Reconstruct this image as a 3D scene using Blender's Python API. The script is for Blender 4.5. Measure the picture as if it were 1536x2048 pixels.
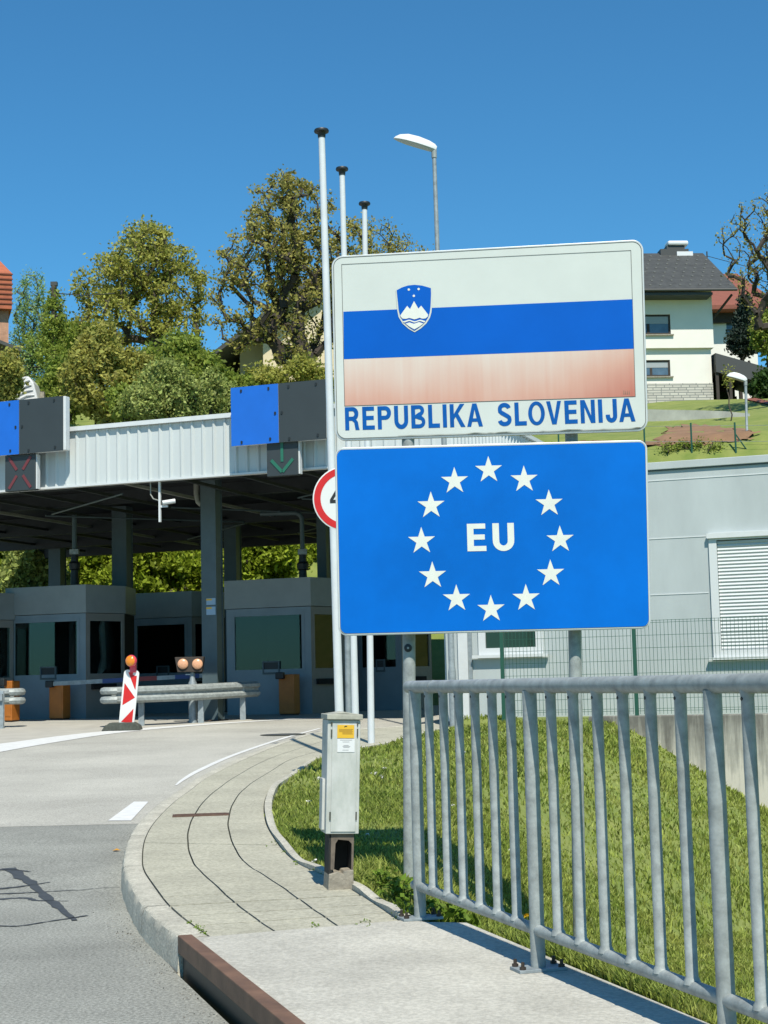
import bpy, bmesh, math, random
import numpy as np
from mathutils import Matrix, Vector
from mathutils.geometry import tessellate_polygon

for o in list(bpy.data.objects):
    bpy.data.objects.remove(o)
SC = bpy.context.scene
COL = SC.collection
R = math.radians

# ------------------------------------------------------------------ camera
F = 3150.0            # focal length in photo pixels (photo 1536 x 2048)
EYE = 1.30
PITCH = math.atan(337.5 / F)
ROLL = 0.0235
fwd = Vector((0, math.cos(PITCH), math.sin(PITCH)))
r0 = Vector((1, 0, 0))
u0 = Vector((0, -math.sin(PITCH), math.cos(PITCH)))
cr = r0 * math.cos(ROLL) - u0 * math.sin(ROLL)
cu = u0 * math.cos(ROLL) + r0 * math.sin(ROLL)
cam_d = bpy.data.cameras.new('camera')
cam = bpy.data.objects.new('camera', cam_d)
COL.objects.link(cam)
cam_d.sensor_fit = 'VERTICAL'
cam_d.sensor_height = 36.0
cam_d.lens = F / 2048 * 36.0
cam_d.clip_start = 0.1
cam_d.clip_end = 2000
m = Matrix.Identity(4)
for i in range(3):
    m[i][0] = cr[i]; m[i][1] = cu[i]; m[i][2] = -fwd[i]
m[2][3] = EYE
cam.matrix_world = m
SC.camera = cam
CAMP = Vector((0, 0, EYE))

# ------------------------------------------------------------------ light
SUN_EL = 53.0
SUN_TRAVEL = -10.5     # heading of the light on the ground, degrees from +Y (negative = left)
w = bpy.data.worlds.new('World'); SC.world = w; w.use_nodes = True
nt = w.node_tree
bg = nt.nodes['Background']
sky = nt.nodes.new('ShaderNodeTexSky')
sky.sky_type = 'NISHITA'
sky.sun_disc = False
sky.sun_elevation = R(SUN_EL)
sky.sun_rotation = R(180 + SUN_TRAVEL)
sky.air_density = 1.0
sky.dust_density = 0.25
sky.ozone_density = 2.2
sky.altitude = 300
skm = nt.nodes.new('ShaderNodeVectorMath'); skm.operation = 'MULTIPLY'
skm.inputs[1].default_value = (0.40, 0.97, 1.21)      # deep clear spring blue
nt.links.new(sky.outputs[0], skm.inputs[0])
nt.links.new(skm.outputs[0], bg.inputs[0])
bg.inputs[1].default_value = 0.0935
sd = bpy.data.lights.new('sun', 'SUN')
sd.energy = 5.0
sd.angle = R(0.53)
sd.color = (1.0, 0.94, 0.82)
so = bpy.data.objects.new('sun', sd); COL.objects.link(so)
tr = R(SUN_TRAVEL); el = R(SUN_EL)
L = Vector((math.sin(tr) * math.cos(el), math.cos(tr) * math.cos(el), -math.sin(el)))
so.rotation_euler = L.to_track_quat('-Z', 'Y').to_euler()
so.location = (0, 0, 40)
SC.view_settings.view_transform = 'Standard'
SC.view_settings.look = 'None'
SC.view_settings.exposure = 0.3
SC.view_settings.gamma = 1.0

# ------------------------------------------------------------------ pixel rays (photo pixels)
def ray(x, y):
    d = fwd * F + cr * (x - 768) - cu * (y - 1024)
    return d.normalized()
def at_y(x, y, Y):
    d = ray(x, y)
    return CAMP + d * (Y / d.y)
def on_plane(x, y, p, n):
    d = ray(x, y)
    return CAMP + d * ((p - CAMP).dot(n) / d.dot(n))
def zr(Y):
    return 0.025 * min(max(Y - 10.0, 0.0), 25.0)
def on_ground(x, y, dz=0.0):
    d = ray(x, y)
    lo, hi = 1.0, 400.0
    for _ in range(50):
        t = (lo + hi) / 2
        p = CAMP + d * t
        if p.z > zr(p.y) + dz: lo = t
        else: hi = t
    return CAMP + d * lo

# facade frame of the border station: a to the right, b into depth
YAW = 20.0
FU = Vector((math.cos(R(YAW)), -math.sin(R(YAW)), 0))
FV = Vector((math.sin(R(YAW)), math.cos(R(YAW)), 0))
FO = Vector((0, 28.7, 0))
def frame(o, u, v, wz=Vector((0, 0, 1))):
    M = Matrix.Identity(4)
    for i in range(3):
        M[i][0] = u[i]; M[i][1] = v[i]; M[i][2] = wz[i]; M[i][3] = o[i]
    return M
FM = frame(FO, FU, FV)
def fab(x, y, b):
    p = on_plane(x, y, FO + FV * b, FV)
    return (p - FO).dot(FU), p.z

# ------------------------------------------------------------------ materials
ALBEDO = 0.77     # all paints and stones a little darker: the picture is exposed up by 0.3
def alb(c): return tuple(v * ALBEDO for v in c[:3])
def mat(name, col, rough=0.6, metal=0.0, var=0.0, scale=8.0, col2=None, bump=0.0, bscale=60.0,
        trans=0.0, spec=0.5, stretch=None, island=0.0, coat=0.0):
    col = alb(col); col2 = alb(col2) if col2 else None
    mt = bpy.data.materials.new(name); mt.use_nodes = True
    t = mt.node_tree; N = t.nodes; Lk = t.links
    b = N['Principled BSDF']
    b.inputs['Roughness'].default_value = rough
    b.inputs['Metallic'].default_value = metal
    b.inputs['Specular IOR Level'].default_value = spec
    b.inputs['Coat Weight'].default_value = coat
    b.inputs['Base Color'].default_value = (*col, 1)
    tc = N.new('ShaderNodeTexCoord')
    src = tc.outputs['Object']
    if stretch:
        mp = N.new('ShaderNodeMapping'); mp.inputs['Scale'].default_value = stretch
        Lk.new(src, mp.inputs['Vector']); src = mp.outputs[0]
    out = None
    if var > 0 or col2:
        nz = N.new('ShaderNodeTexNoise'); nz.inputs['Scale'].default_value = scale
        nz.inputs['Detail'].default_value = 6; nz.inputs['Roughness'].default_value = 0.65
        Lk.new(src, nz.inputs['Vector'])
        rp = N.new('ShaderNodeValToRGB')
        rp.color_ramp.elements[0].position = 0.3; rp.color_ramp.elements[1].position = 0.7
        if col2:
            rp.color_ramp.elements[0].color = (*col, 1); rp.color_ramp.elements[1].color = (*col2, 1)
        else:
            rp.color_ramp.elements[0].color = (*[c * (1 - var) for c in col], 1)
            rp.color_ramp.elements[1].color = (*[min(1, c * (1 + var)) for c in col], 1)
        Lk.new(nz.outputs['Fac'], rp.inputs['Fac'])
        out = rp.outputs['Color']
    if island > 0:
        g = N.new('ShaderNodeNewGeometry')
        hs = N.new('ShaderNodeHueSaturation')
        mr = N.new('ShaderNodeMapRange')
        mr.inputs['To Min'].default_value = 1 - island; mr.inputs['To Max'].default_value = 1 + island
        Lk.new(g.outputs['Random Per Island'], mr.inputs['Value'])
        Lk.new(mr.outputs[0], hs.inputs['Value'])
        if out: Lk.new(out, hs.inputs['Color'])
        else: hs.inputs['Color'].default_value = (*col, 1)
        out = hs.outputs['Color']
    if out: Lk.new(out, b.inputs['Base Color'])
    if bump > 0:
        n2 = N.new('ShaderNodeTexNoise'); n2.inputs['Scale'].default_value = bscale
        n2.inputs['Detail'].default_value = 4
        Lk.new(src, n2.inputs['Vector'])
        bp = N.new('ShaderNodeBump'); bp.inputs['Strength'].default_value = bump
        bp.inputs['Distance'].default_value = 0.01
        Lk.new(n2.outputs['Fac'], bp.inputs['Height']); Lk.new(bp.outputs[0], b.inputs['Normal'])
    if trans > 0:
        o = N['Material Output']
        tl = N.new('ShaderNodeBsdfTranslucent')
        if out: Lk.new(out, tl.inputs['Color'])
        else: tl.inputs['Color'].default_value = (*col, 1)
        mx = N.new('ShaderNodeMixShader'); mx.inputs['Fac'].default_value = trans
        Lk.new(b.outputs[0], mx.inputs[1]); Lk.new(tl.outputs[0], mx.inputs[2])
        Lk.new(mx.outputs[0], o.inputs['Surface'])
    return mt
def nodes_of(mt):
    t = mt.node_tree
    return t, t.nodes, t.links, t.nodes['Principled BSDF']
def speckle(mt, scale, dark, light, mixf=0.5):
    """multiply fine aggregate speckle onto the base colour"""
    t, N, Lk, b = nodes_of(mt)
    src = b.inputs['Base Color'].links[0].from_socket
    tc = N.new('ShaderNodeTexCoord')
    nz = N.new('ShaderNodeTexNoise'); nz.inputs['Scale'].default_value = scale
    nz.inputs['Detail'].default_value = 3; nz.inputs['Roughness'].default_value = 0.8
    Lk.new(tc.outputs['Object'], nz.inputs['Vector'])
    mr = N.new('ShaderNodeMapRange')
    mr.inputs['From Min'].default_value = 0.4; mr.inputs['From Max'].default_value = 0.6
    mr.inputs['To Min'].default_value = dark; mr.inputs['To Max'].default_value = light
    Lk.new(nz.outputs['Fac'], mr.inputs['Value'])
    mx = N.new('ShaderNodeVectorMath'); mx.operation = 'SCALE'
    Lk.new(src, mx.inputs[0]); Lk.new(mr.outputs[0], mx.inputs['Scale'])
    Lk.new(mx.outputs[0], b.inputs['Base Color'])
    return mt
def glass_mat(name, tint, ior_f=0.12):
    mt = bpy.data.materials.new(name); mt.use_nodes = True
    t = mt.node_tree; N = t.nodes; Lk = t.links
    N.remove(N['Principled BSDF'])
    tr_ = N.new('ShaderNodeBsdfTransparent'); tr_.inputs[0].default_value = (*tint, 1)
    gl = N.new('ShaderNodeBsdfGlossy'); gl.inputs['Roughness'].default_value = 0.03
    fr = N.new('ShaderNodeFresnel'); fr.inputs[0].default_value = 1.5
    mx = N.new('ShaderNodeMixShader')
    Lk.new(fr.outputs[0], mx.inputs[0]); Lk.new(tr_.outputs[0], mx.inputs[1]); Lk.new(gl.outputs[0], mx.inputs[2])
    Lk.new(mx.outputs[0], N['Material Output'].inputs['Surface'])
    return mt

M = {}
M['galv'] = mat('galvanised_steel', (0.35, 0.385, 0.375), 0.5, 0.08, 0.3, 16, bump=0.12, bscale=70, spec=0.35)
M['galv_dull'] = mat('weathered_galvanised_steel', (0.32, 0.37, 0.39), 0.6, 0.25, 0.25, 12, bump=0.08)
M['white_pole'] = mat('white_painted_pole', (0.72, 0.76, 0.78), 0.35, 0, 0.06, 6)
M['black_plastic'] = mat('black_plastic', (0.015, 0.02, 0.022), 0.5)
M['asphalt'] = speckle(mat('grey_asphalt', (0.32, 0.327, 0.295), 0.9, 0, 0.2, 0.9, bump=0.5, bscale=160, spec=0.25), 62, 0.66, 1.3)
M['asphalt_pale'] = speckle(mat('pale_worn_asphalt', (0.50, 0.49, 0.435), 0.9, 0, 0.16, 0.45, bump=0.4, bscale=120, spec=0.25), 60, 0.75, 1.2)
M['island'] = mat('pale_island_concrete', (0.5, 0.48, 0.42), 0.9, 0, 0.12, 2)
M['tar'] = mat('bitumen_seal', (0.06, 0.068, 0.075), 0.7, 0, 0.3, 20)
M['paint'] = mat('white_road_paint', (0.78, 0.79, 0.77), 0.7, 0, 0.1, 9)
M['slab'] = speckle(mat('concrete_paving', (0.475, 0.46, 0.365), 0.9, 0, 0.13, 1.7, bump=0.25, bscale=90, spec=0.25), 38, 0.8, 1.14)
M['joint'] = mat('dark_joint', (0.055, 0.06, 0.045), 0.95, 0, 0.4, 30)
M['kerb'] = speckle(mat('kerb_concrete', (0.54, 0.52, 0.435), 0.9, 0, 0.2, 3.5, bump=0.4, bscale=60, spec=0.25), 50, 0.8, 1.15)
M['deck'] = speckle(mat('pale_walkway_concrete', (0.55, 0.535, 0.47), 0.9, 0, 0.17, 2.2, bump=0.5, bscale=110, spec=0.25), 48, 0.84, 1.12)
M['rust_beam'] = mat('brown_painted_steel', (0.18, 0.10, 0.06), 0.65, 0.0, 0.3, 7, bump=0.1, bscale=40)
M['rust'] = mat('rusty_plate', (0.13, 0.075, 0.05), 0.75, 0.2, 0.35, 12)
M['dark_steel'] = mat('dark_bolt_steel', (0.07, 0.055, 0.045), 0.6, 0.5)
M['sign_white'] = mat('sign_white_sheeting', (0.65, 0.70, 0.66), 0.45, 0, 0.035, 3, spec=0.25)
M['sign_blue'] = mat('flag_blue_sheeting', (0.0, 0.115, 0.56), 0.5, 0, 0.06, 2.5, spec=0.1)
M['text_blue'] = mat('lettering_blue', (0.0, 0.10, 0.40), 0.5, 0, 0.15, 14, spec=0.15)
M['eu_blue'] = mat('star_panel_blue', (0.0, 0.155, 0.63), 0.5, 0, 0.2, 0.7, spec=0.1)
M['star'] = mat('star_pale_sheeting', (0.80, 0.83, 0.75), 0.4, 0, 0.05, 12)
M['rim'] = mat('aluminium_rim', (0.66, 0.69, 0.69), 0.4, 0.3, 0.1, 10)
M['line'] = mat('thin_dark_line', (0.05, 0.06, 0.06), 0.6)
M['dirt'] = mat('algae_dirt', (0.16, 0.16, 0.11), 0.9, 0, 0.5, 30)
M['red_refl'] = mat('red_sheeting', (0.66, 0.016, 0.014), 0.4, 0, 0.08, 12)
M['white_refl'] = mat('white_sheeting', (0.82, 0.84, 0.82), 0.4)
M['black_print'] = mat('black_print', (0.012, 0.014, 0.014), 0.5)
M['cab'] = mat('weathered_white_cabinet', (0.68, 0.69, 0.66), 0.6, 0, 0, 9, col2=(0.43, 0.465, 0.42), bump=0.05, stretch=(1, 1, 0.45))
M['cab_lid'] = mat('mossy_cabinet_lid', (0.42, 0.42, 0.35), 0.8, 0, 0.25, 16)
M['cavity'] = mat('dark_cavity', (0.02, 0.022, 0.02), 0.9)
M['base_conc'] = mat('rough_base_concrete', (0.33, 0.30, 0.24), 0.95, 0, 0.35, 14, bump=0.4)
M['yellow'] = mat('yellow_notice', (0.83, 0.50, 0.03), 0.5)
M['paper'] = mat('paper_notice', (0.78, 0.80, 0.80), 0.6)
M['print_grey'] = mat('grey_print', (0.28, 0.28, 0.28), 0.6)
M['print_brown'] = mat('brown_print', (0.42, 0.22, 0.02), 0.6)
M['fascia'] = mat('corrugated_white_steel', (0.62, 0.665, 0.66), 0.45, 0.0, 0.07, 2, stretch=(1, 1, 0.15))
M['trim'] = mat('pale_trim', (0.72, 0.75, 0.75), 0.4, 0, 0.05, 5)
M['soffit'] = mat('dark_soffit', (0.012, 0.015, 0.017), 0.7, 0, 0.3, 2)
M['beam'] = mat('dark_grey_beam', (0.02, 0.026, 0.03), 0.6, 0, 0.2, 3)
M['purlin'] = mat('grey_purlin', (0.26, 0.27, 0.24), 0.6, 0, 0.2, 3)
M['column'] = mat('blue_grey_column', (0.085, 0.125, 0.14), 0.5, 0, 0.12, 3)
M['booth'] = mat('blue_grey_booth_panel', (0.225, 0.29, 0.33), 0.5, 0, 0.10, 2)
M['booth_top'] = mat('grey_booth_fascia', (0.30, 0.335, 0.335), 0.5, 0, 0.08, 2)
M['booth_side'] = mat('brown_grey_booth_side', (0.28, 0.275, 0.25), 0.55, 0, 0.08, 2)
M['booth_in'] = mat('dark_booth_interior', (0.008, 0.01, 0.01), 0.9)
M['glass'] = glass_mat('dark_booth_glass', (0.80, 0.88, 0.85))
M['house_glass'] = mat('house_window_glass', (0.10, 0.16, 0.22), 0.08, 0.0, 0.3, 2)
M['bsign_blue'] = mat('canopy_sign_blue', (0.01, 0.15, 0.66), 0.45, 0, 0.07, 1.5)
M['bsign_dark'] = mat('canopy_sign_dark', (0.035, 0.047, 0.052), 0.55, 0, 0.08, 2)
M['sig_red'] = mat('unlit_red_signal', (0.17, 0.035, 0.04), 0.5)
M['sig_green'] = mat('unlit_green_signal', (0.02, 0.16, 0.10), 0.5)
M['wall'] = mat('pale_metal_cladding', (0.50, 0.55, 0.55), 0.5, 0, 0.11, 1.1, stretch=(1, 1, 0.3))
M['frame_white'] = mat('white_window_frame', (0.72, 0.75, 0.75), 0.4)
M['shutter'] = mat('white_roller_shutter', (0.66, 0.70, 0.70), 0.5)
M['win_dark'] = mat('dark_window_pane', (0.02, 0.045, 0.03), 0.06)
M['fence_green'] = mat('green_coated_wire', (0.02, 0.10, 0.065), 0.5)
M['old_conc'] = mat('stained_concrete', (0.66, 0.64, 0.56), 0.9, 0, 0, 2.2, col2=(0.20, 0.19, 0.16), stretch=(4.5, 4.5, 0.22), bump=0.2)
M['orange'] = mat('orange_housing', (0.45, 0.15, 0.02), 0.5, 0, 0.15, 6)
M['rubber'] = mat('recycled_rubber', (0.075, 0.085, 0.07), 0.9, 0, 0.3, 12)
M['amber'] = mat('amber_lens', (0.85, 0.27, 0.01), 0.15, coat=0.6)
M['pink'] = mat('pink_lamp_body', (0.80, 0.07, 0.12), 0.3)
M['amber_pale'] = mat('pale_amber_lens', (0.80, 0.42, 0.24), 0.3, 0, 0.25, 60)
M['lamp_white'] = mat('white_lamp_shell', (0.80, 0.82, 0.82), 0.3)
M['lamp_lens'] = mat('pale_lamp_lens', (0.42, 0.48, 0.46), 0.2)
M['render_cream'] = mat('cream_render', (0.88, 0.855, 0.785), 0.85, 0, 0.04, 1)
M['render_cream2'] = mat('warm_cream_render', (0.76, 0.66, 0.44), 0.85, 0, 0.05, 1)
M['roof_dark'] = mat('dark_roof_tiles', (0.06, 0.064, 0.062), 0.75, 0, 0.3, 3, bump=0.3, bscale=8)
M['roof_red'] = mat('red_brown_roof', (0.26, 0.085, 0.055), 0.85, 0, 0.12, 3)
M['roof_orange'] = mat('orange_tile_roof', (0.45, 0.13, 0.06), 0.85, 0, 0.2, 4)
M['brick'] = mat('pale_brick', (0.50, 0.28, 0.18), 0.9, 0, 0.25, 5)
M['wood_dark'] = mat('dark_timber', (0.045, 0.035, 0.028), 0.8, 0, 0.3, 5)
M['fascia_dark'] = mat('dark_eave_board', (0.05, 0.055, 0.055), 0.6)
M['plastic_sheet'] = mat('white_plastic_sheet', (0.74, 0.76, 0.76), 0.3, 0, 0.1, 4)
M['soil'] = mat('brown_garden_soil', (0.27, 0.155, 0.085), 0.95, 0, 0.25, 1.2, bump=0.4, bscale=6)
M['bark'] = mat('grey_brown_bark', (0.085, 0.068, 0.05), 0.9, 0, 0.35, 5)
M['bark_dark'] = mat('dark_bark', (0.055, 0.043, 0.034), 0.9, 0, 0.35, 5)
M['jacket'] = mat('grey_jacket_cloth', (0.95, 0.98, 1.0), 0.9, 0, 0.2, 8)
def leafm(name, c, c2, island=0.35, trans=0.35):
    return mat(name, c, 0.6, 0, 0, 0.7, col2=c2, trans=trans, island=island, spec=0.25)
M['leaf_olive'] = leafm('olive_spring_leaves', (0.37, 0.40, 0.075), (0.56, 0.54, 0.13), 0.45, 0.5)
M['leaf_brown'] = leafm('brownish_spring_leaves', (0.35, 0.33, 0.085), (0.52, 0.47, 0.13), 0.45, 0.48)
M['leaf_mid'] = leafm('mid_green_leaves', (0.23, 0.32, 0.045), (0.40, 0.47, 0.09), 0.4, 0.48)
M['leaf_bright'] = leafm('bright_green_leaves', (0.24, 0.34, 0.02), (0.42, 0.50, 0.05), 0.4, 0.45)
M['leaf_pale'] = leafm('pale_grey_green_leaves', (0.28, 0.35, 0.075), (0.44, 0.49, 0.15), 0.45)
M['leaf_fresh'] = leafm('fresh_light_green_leaves', (0.30, 0.46, 0.14), (0.42, 0.56, 0.2), 0.35, 0.5)
M['leaf_bronze'] = leafm('bronze_green_leaves', (0.37, 0.38, 0.07), (0.57, 0.54, 0.15), 0.5, 0.5)
M['leaf_dark'] = leafm('dark_needles', (0.022, 0.045, 0.032), (0.04, 0.065, 0.045), 0.35, 0.15)
M['leaf_hedge'] = leafm('deep_green_hedge', (0.03, 0.075, 0.012), (0.06, 0.12, 0.02))
M['weed'] = leafm('light_green_weed', (0.13, 0.23, 0.02), (0.22, 0.32, 0.04))
M['petal'] = mat('white_petals', (0.78, 0.77, 0.70), 0.7)
M['petal_y'] = mat('yellow_petals', (0.75, 0.5, 0.01), 0.7)
M['blade'] = mat('grass_blades', (0.20, 0.29, 0.04), 0.55, 0, 0, 1.3, col2=(0.43, 0.46, 0.11), trans=0.4, island=0.55, spec=0.3)
M['grass_ground'] = mat('grass_ground', (0.15, 0.215, 0.035), 0.95, 0, 0, 1.5, col2=(0.27, 0.30, 0.075), bump=0.8, bscale=7)

# streaked, sun-faded red stripe (wear of the sheeting itself)
def stained_wall(mt):
    t, N, Lk, b = nodes_of(mt)
    tc = N.new('ShaderNodeTexCoord')
    def ns(sc, st, det):
        mp = N.new('ShaderNodeMapping'); mp.inputs['Scale'].default_value = st; Lk.new(tc.outputs['Object'], mp.inputs[0])
        n_ = N.new('ShaderNodeTexNoise'); n_.inputs['Scale'].default_value = sc; n_.inputs['Detail'].default_value = det; n_.inputs['Roughness'].default_value = 0.7
        Lk.new(mp.outputs[0], n_.inputs['Vector']); return n_.outputs['Fac']
    a = ns(3.2, (2.2, 2.2, 0.16), 5); c = ns(2.0, (1, 1, 1), 6)
    sx = N.new('ShaderNodeSeparateXYZ'); Lk.new(tc.outputs['Object'], sx.inputs[0])
    g = N.new('ShaderNodeMapRange'); g.inputs['From Min'].default_value = -0.9; g.inputs['From Max'].default_value = 0.7; g.inputs['To Min'].default_value = -0.30; g.inputs['To Max'].default_value = 0.32
    Lk.new(sx.outputs['Z'], g.inputs['Value'])
    m1 = N.new('ShaderNodeMath'); m1.operation = 'ADD'; Lk.new(a, m1.inputs[0]); Lk.new(g.outputs[0], m1.inputs[1])
    m2 = N.new('ShaderNodeMath'); m2.operation = 'MULTIPLY_ADD'; m2.inputs[1].default_value = 0.35; m2.inputs[2].default_value = -0.17; Lk.new(c, m2.inputs[0])
    m3 = N.new('ShaderNodeMath'); m3.operation = 'ADD'; Lk.new(m1.outputs[0], m3.inputs[0]); Lk.new(m2.outputs[0], m3.inputs[1])
    rp = N.new('ShaderNodeValToRGB'); e = rp.color_ramp.elements
    e[0].position = 0.47; e[0].color = (*alb((0.66, 0.63, 0.54, 1)), 1); e[1].position = 0.85; e[1].color = (*alb((0.17, 0.165, 0.145, 1)), 1)
    k = e.new(0.62); k.color = (*alb((0.40, 0.39, 0.34, 1)), 1)
    Lk.new(m3.outputs[0], rp.inputs['Fac']); Lk.new(rp.outputs[0], b.inputs['Base Color'])
stained_wall(M['old_conc'])
def faded_red():
    mt = bpy.data.materials.new('faded_red_sheeting'); mt.use_nodes = True
    t, N, Lk, b = nodes_of(mt)
    b.inputs['Roughness'].default_value = 0.5
    tc = N.new('ShaderNodeTexCoord')
    mp = N.new('ShaderNodeMapping'); mp.inputs['Scale'].default_value = (22, 22, 0.9)
    Lk.new(tc.outputs['Object'], mp.inputs['Vector'])
    n1 = N.new('ShaderNodeTexNoise'); n1.inputs['Scale'].default_value = 1.6; n1.inputs['Detail'].default_value = 5
    Lk.new(mp.outputs[0], n1.inputs['Vector'])
    n2 = N.new('ShaderNodeTexNoise'); n2.inputs['Scale'].default_value = 2.2; n2.inputs['Detail'].default_value = 2
    Lk.new(tc.outputs['Object'], n2.inputs['Vector'])
    sx = N.new('ShaderNodeSeparateXYZ'); Lk.new(tc.outputs['Object'], sx.inputs[0])
    gz = N.new('ShaderNodeMapRange'); gz.inputs['From Min'].default_value = RED_Z0; gz.inputs['From Max'].default_value = RED_Z1
    gz.inputs['To Min'].default_value = 0.5; gz.inputs['To Max'].default_value = 0.02
    Lk.new(sx.outputs['Z'], gz.inputs['Value'])
    gx = N.new('ShaderNodeMapRange'); gx.inputs['From Min'].default_value = RED_X1 - 0.5; gx.inputs['From Max'].default_value = RED_X1
    gx.inputs['To Min'].default_value = 0.0; gx.inputs['To Max'].default_value = 0.38
    Lk.new(sx.outputs['X'], gx.inputs['Value'])
    a1 = N.new('ShaderNodeMath'); a1.operation = 'ADD'; Lk.new(gz.outputs[0], a1.inputs[0]); Lk.new(gx.outputs[0], a1.inputs[1])
    s1 = N.new('ShaderNodeMath'); s1.operation = 'MULTIPLY_ADD'; s1.inputs[1].default_value = 0.26; s1.inputs[2].default_value = -0.13
    Lk.new(n1.outputs['Fac'], s1.inputs[0])
    a2 = N.new('ShaderNodeMath'); a2.operation = 'ADD'; Lk.new(a1.outputs[0], a2.inputs[0]); Lk.new(s1.outputs[0], a2.inputs[1])
    s2 = N.new('ShaderNodeMath'); s2.operation = 'MULTIPLY_ADD'; s2.inputs[1].default_value = 0.5; s2.inputs[2].default_value = -0.2
    Lk.new(n2.outputs['Fac'], s2.inputs[0])
    a3 = N.new('ShaderNodeMath'); a3.operation = 'ADD'; Lk.new(a2.outputs[0], a3.inputs[0]); Lk.new(s2.outputs[0], a3.inputs[1])
    rp = N.new('ShaderNodeValToRGB')
    rp.color_ramp.elements[0].position = 0.0; rp.color_ramp.elements[0].color = (*alb((0.73, 0.64, 0.56, 1)), 1)
    rp.color_ramp.elements[1].position = 1.0; rp.color_ramp.elements[1].color = (*alb((0.50, 0.14, 0.09, 1)), 1)
    e = rp.color_ramp.elements.new(0.5); e.color = (*alb((0.66, 0.38, 0.29, 1)), 1)
    Lk.new(a3.outputs[0], rp.inputs['Fac']); Lk.new(rp.outputs[0], b.inputs['Base Color'])
    return mt

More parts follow.
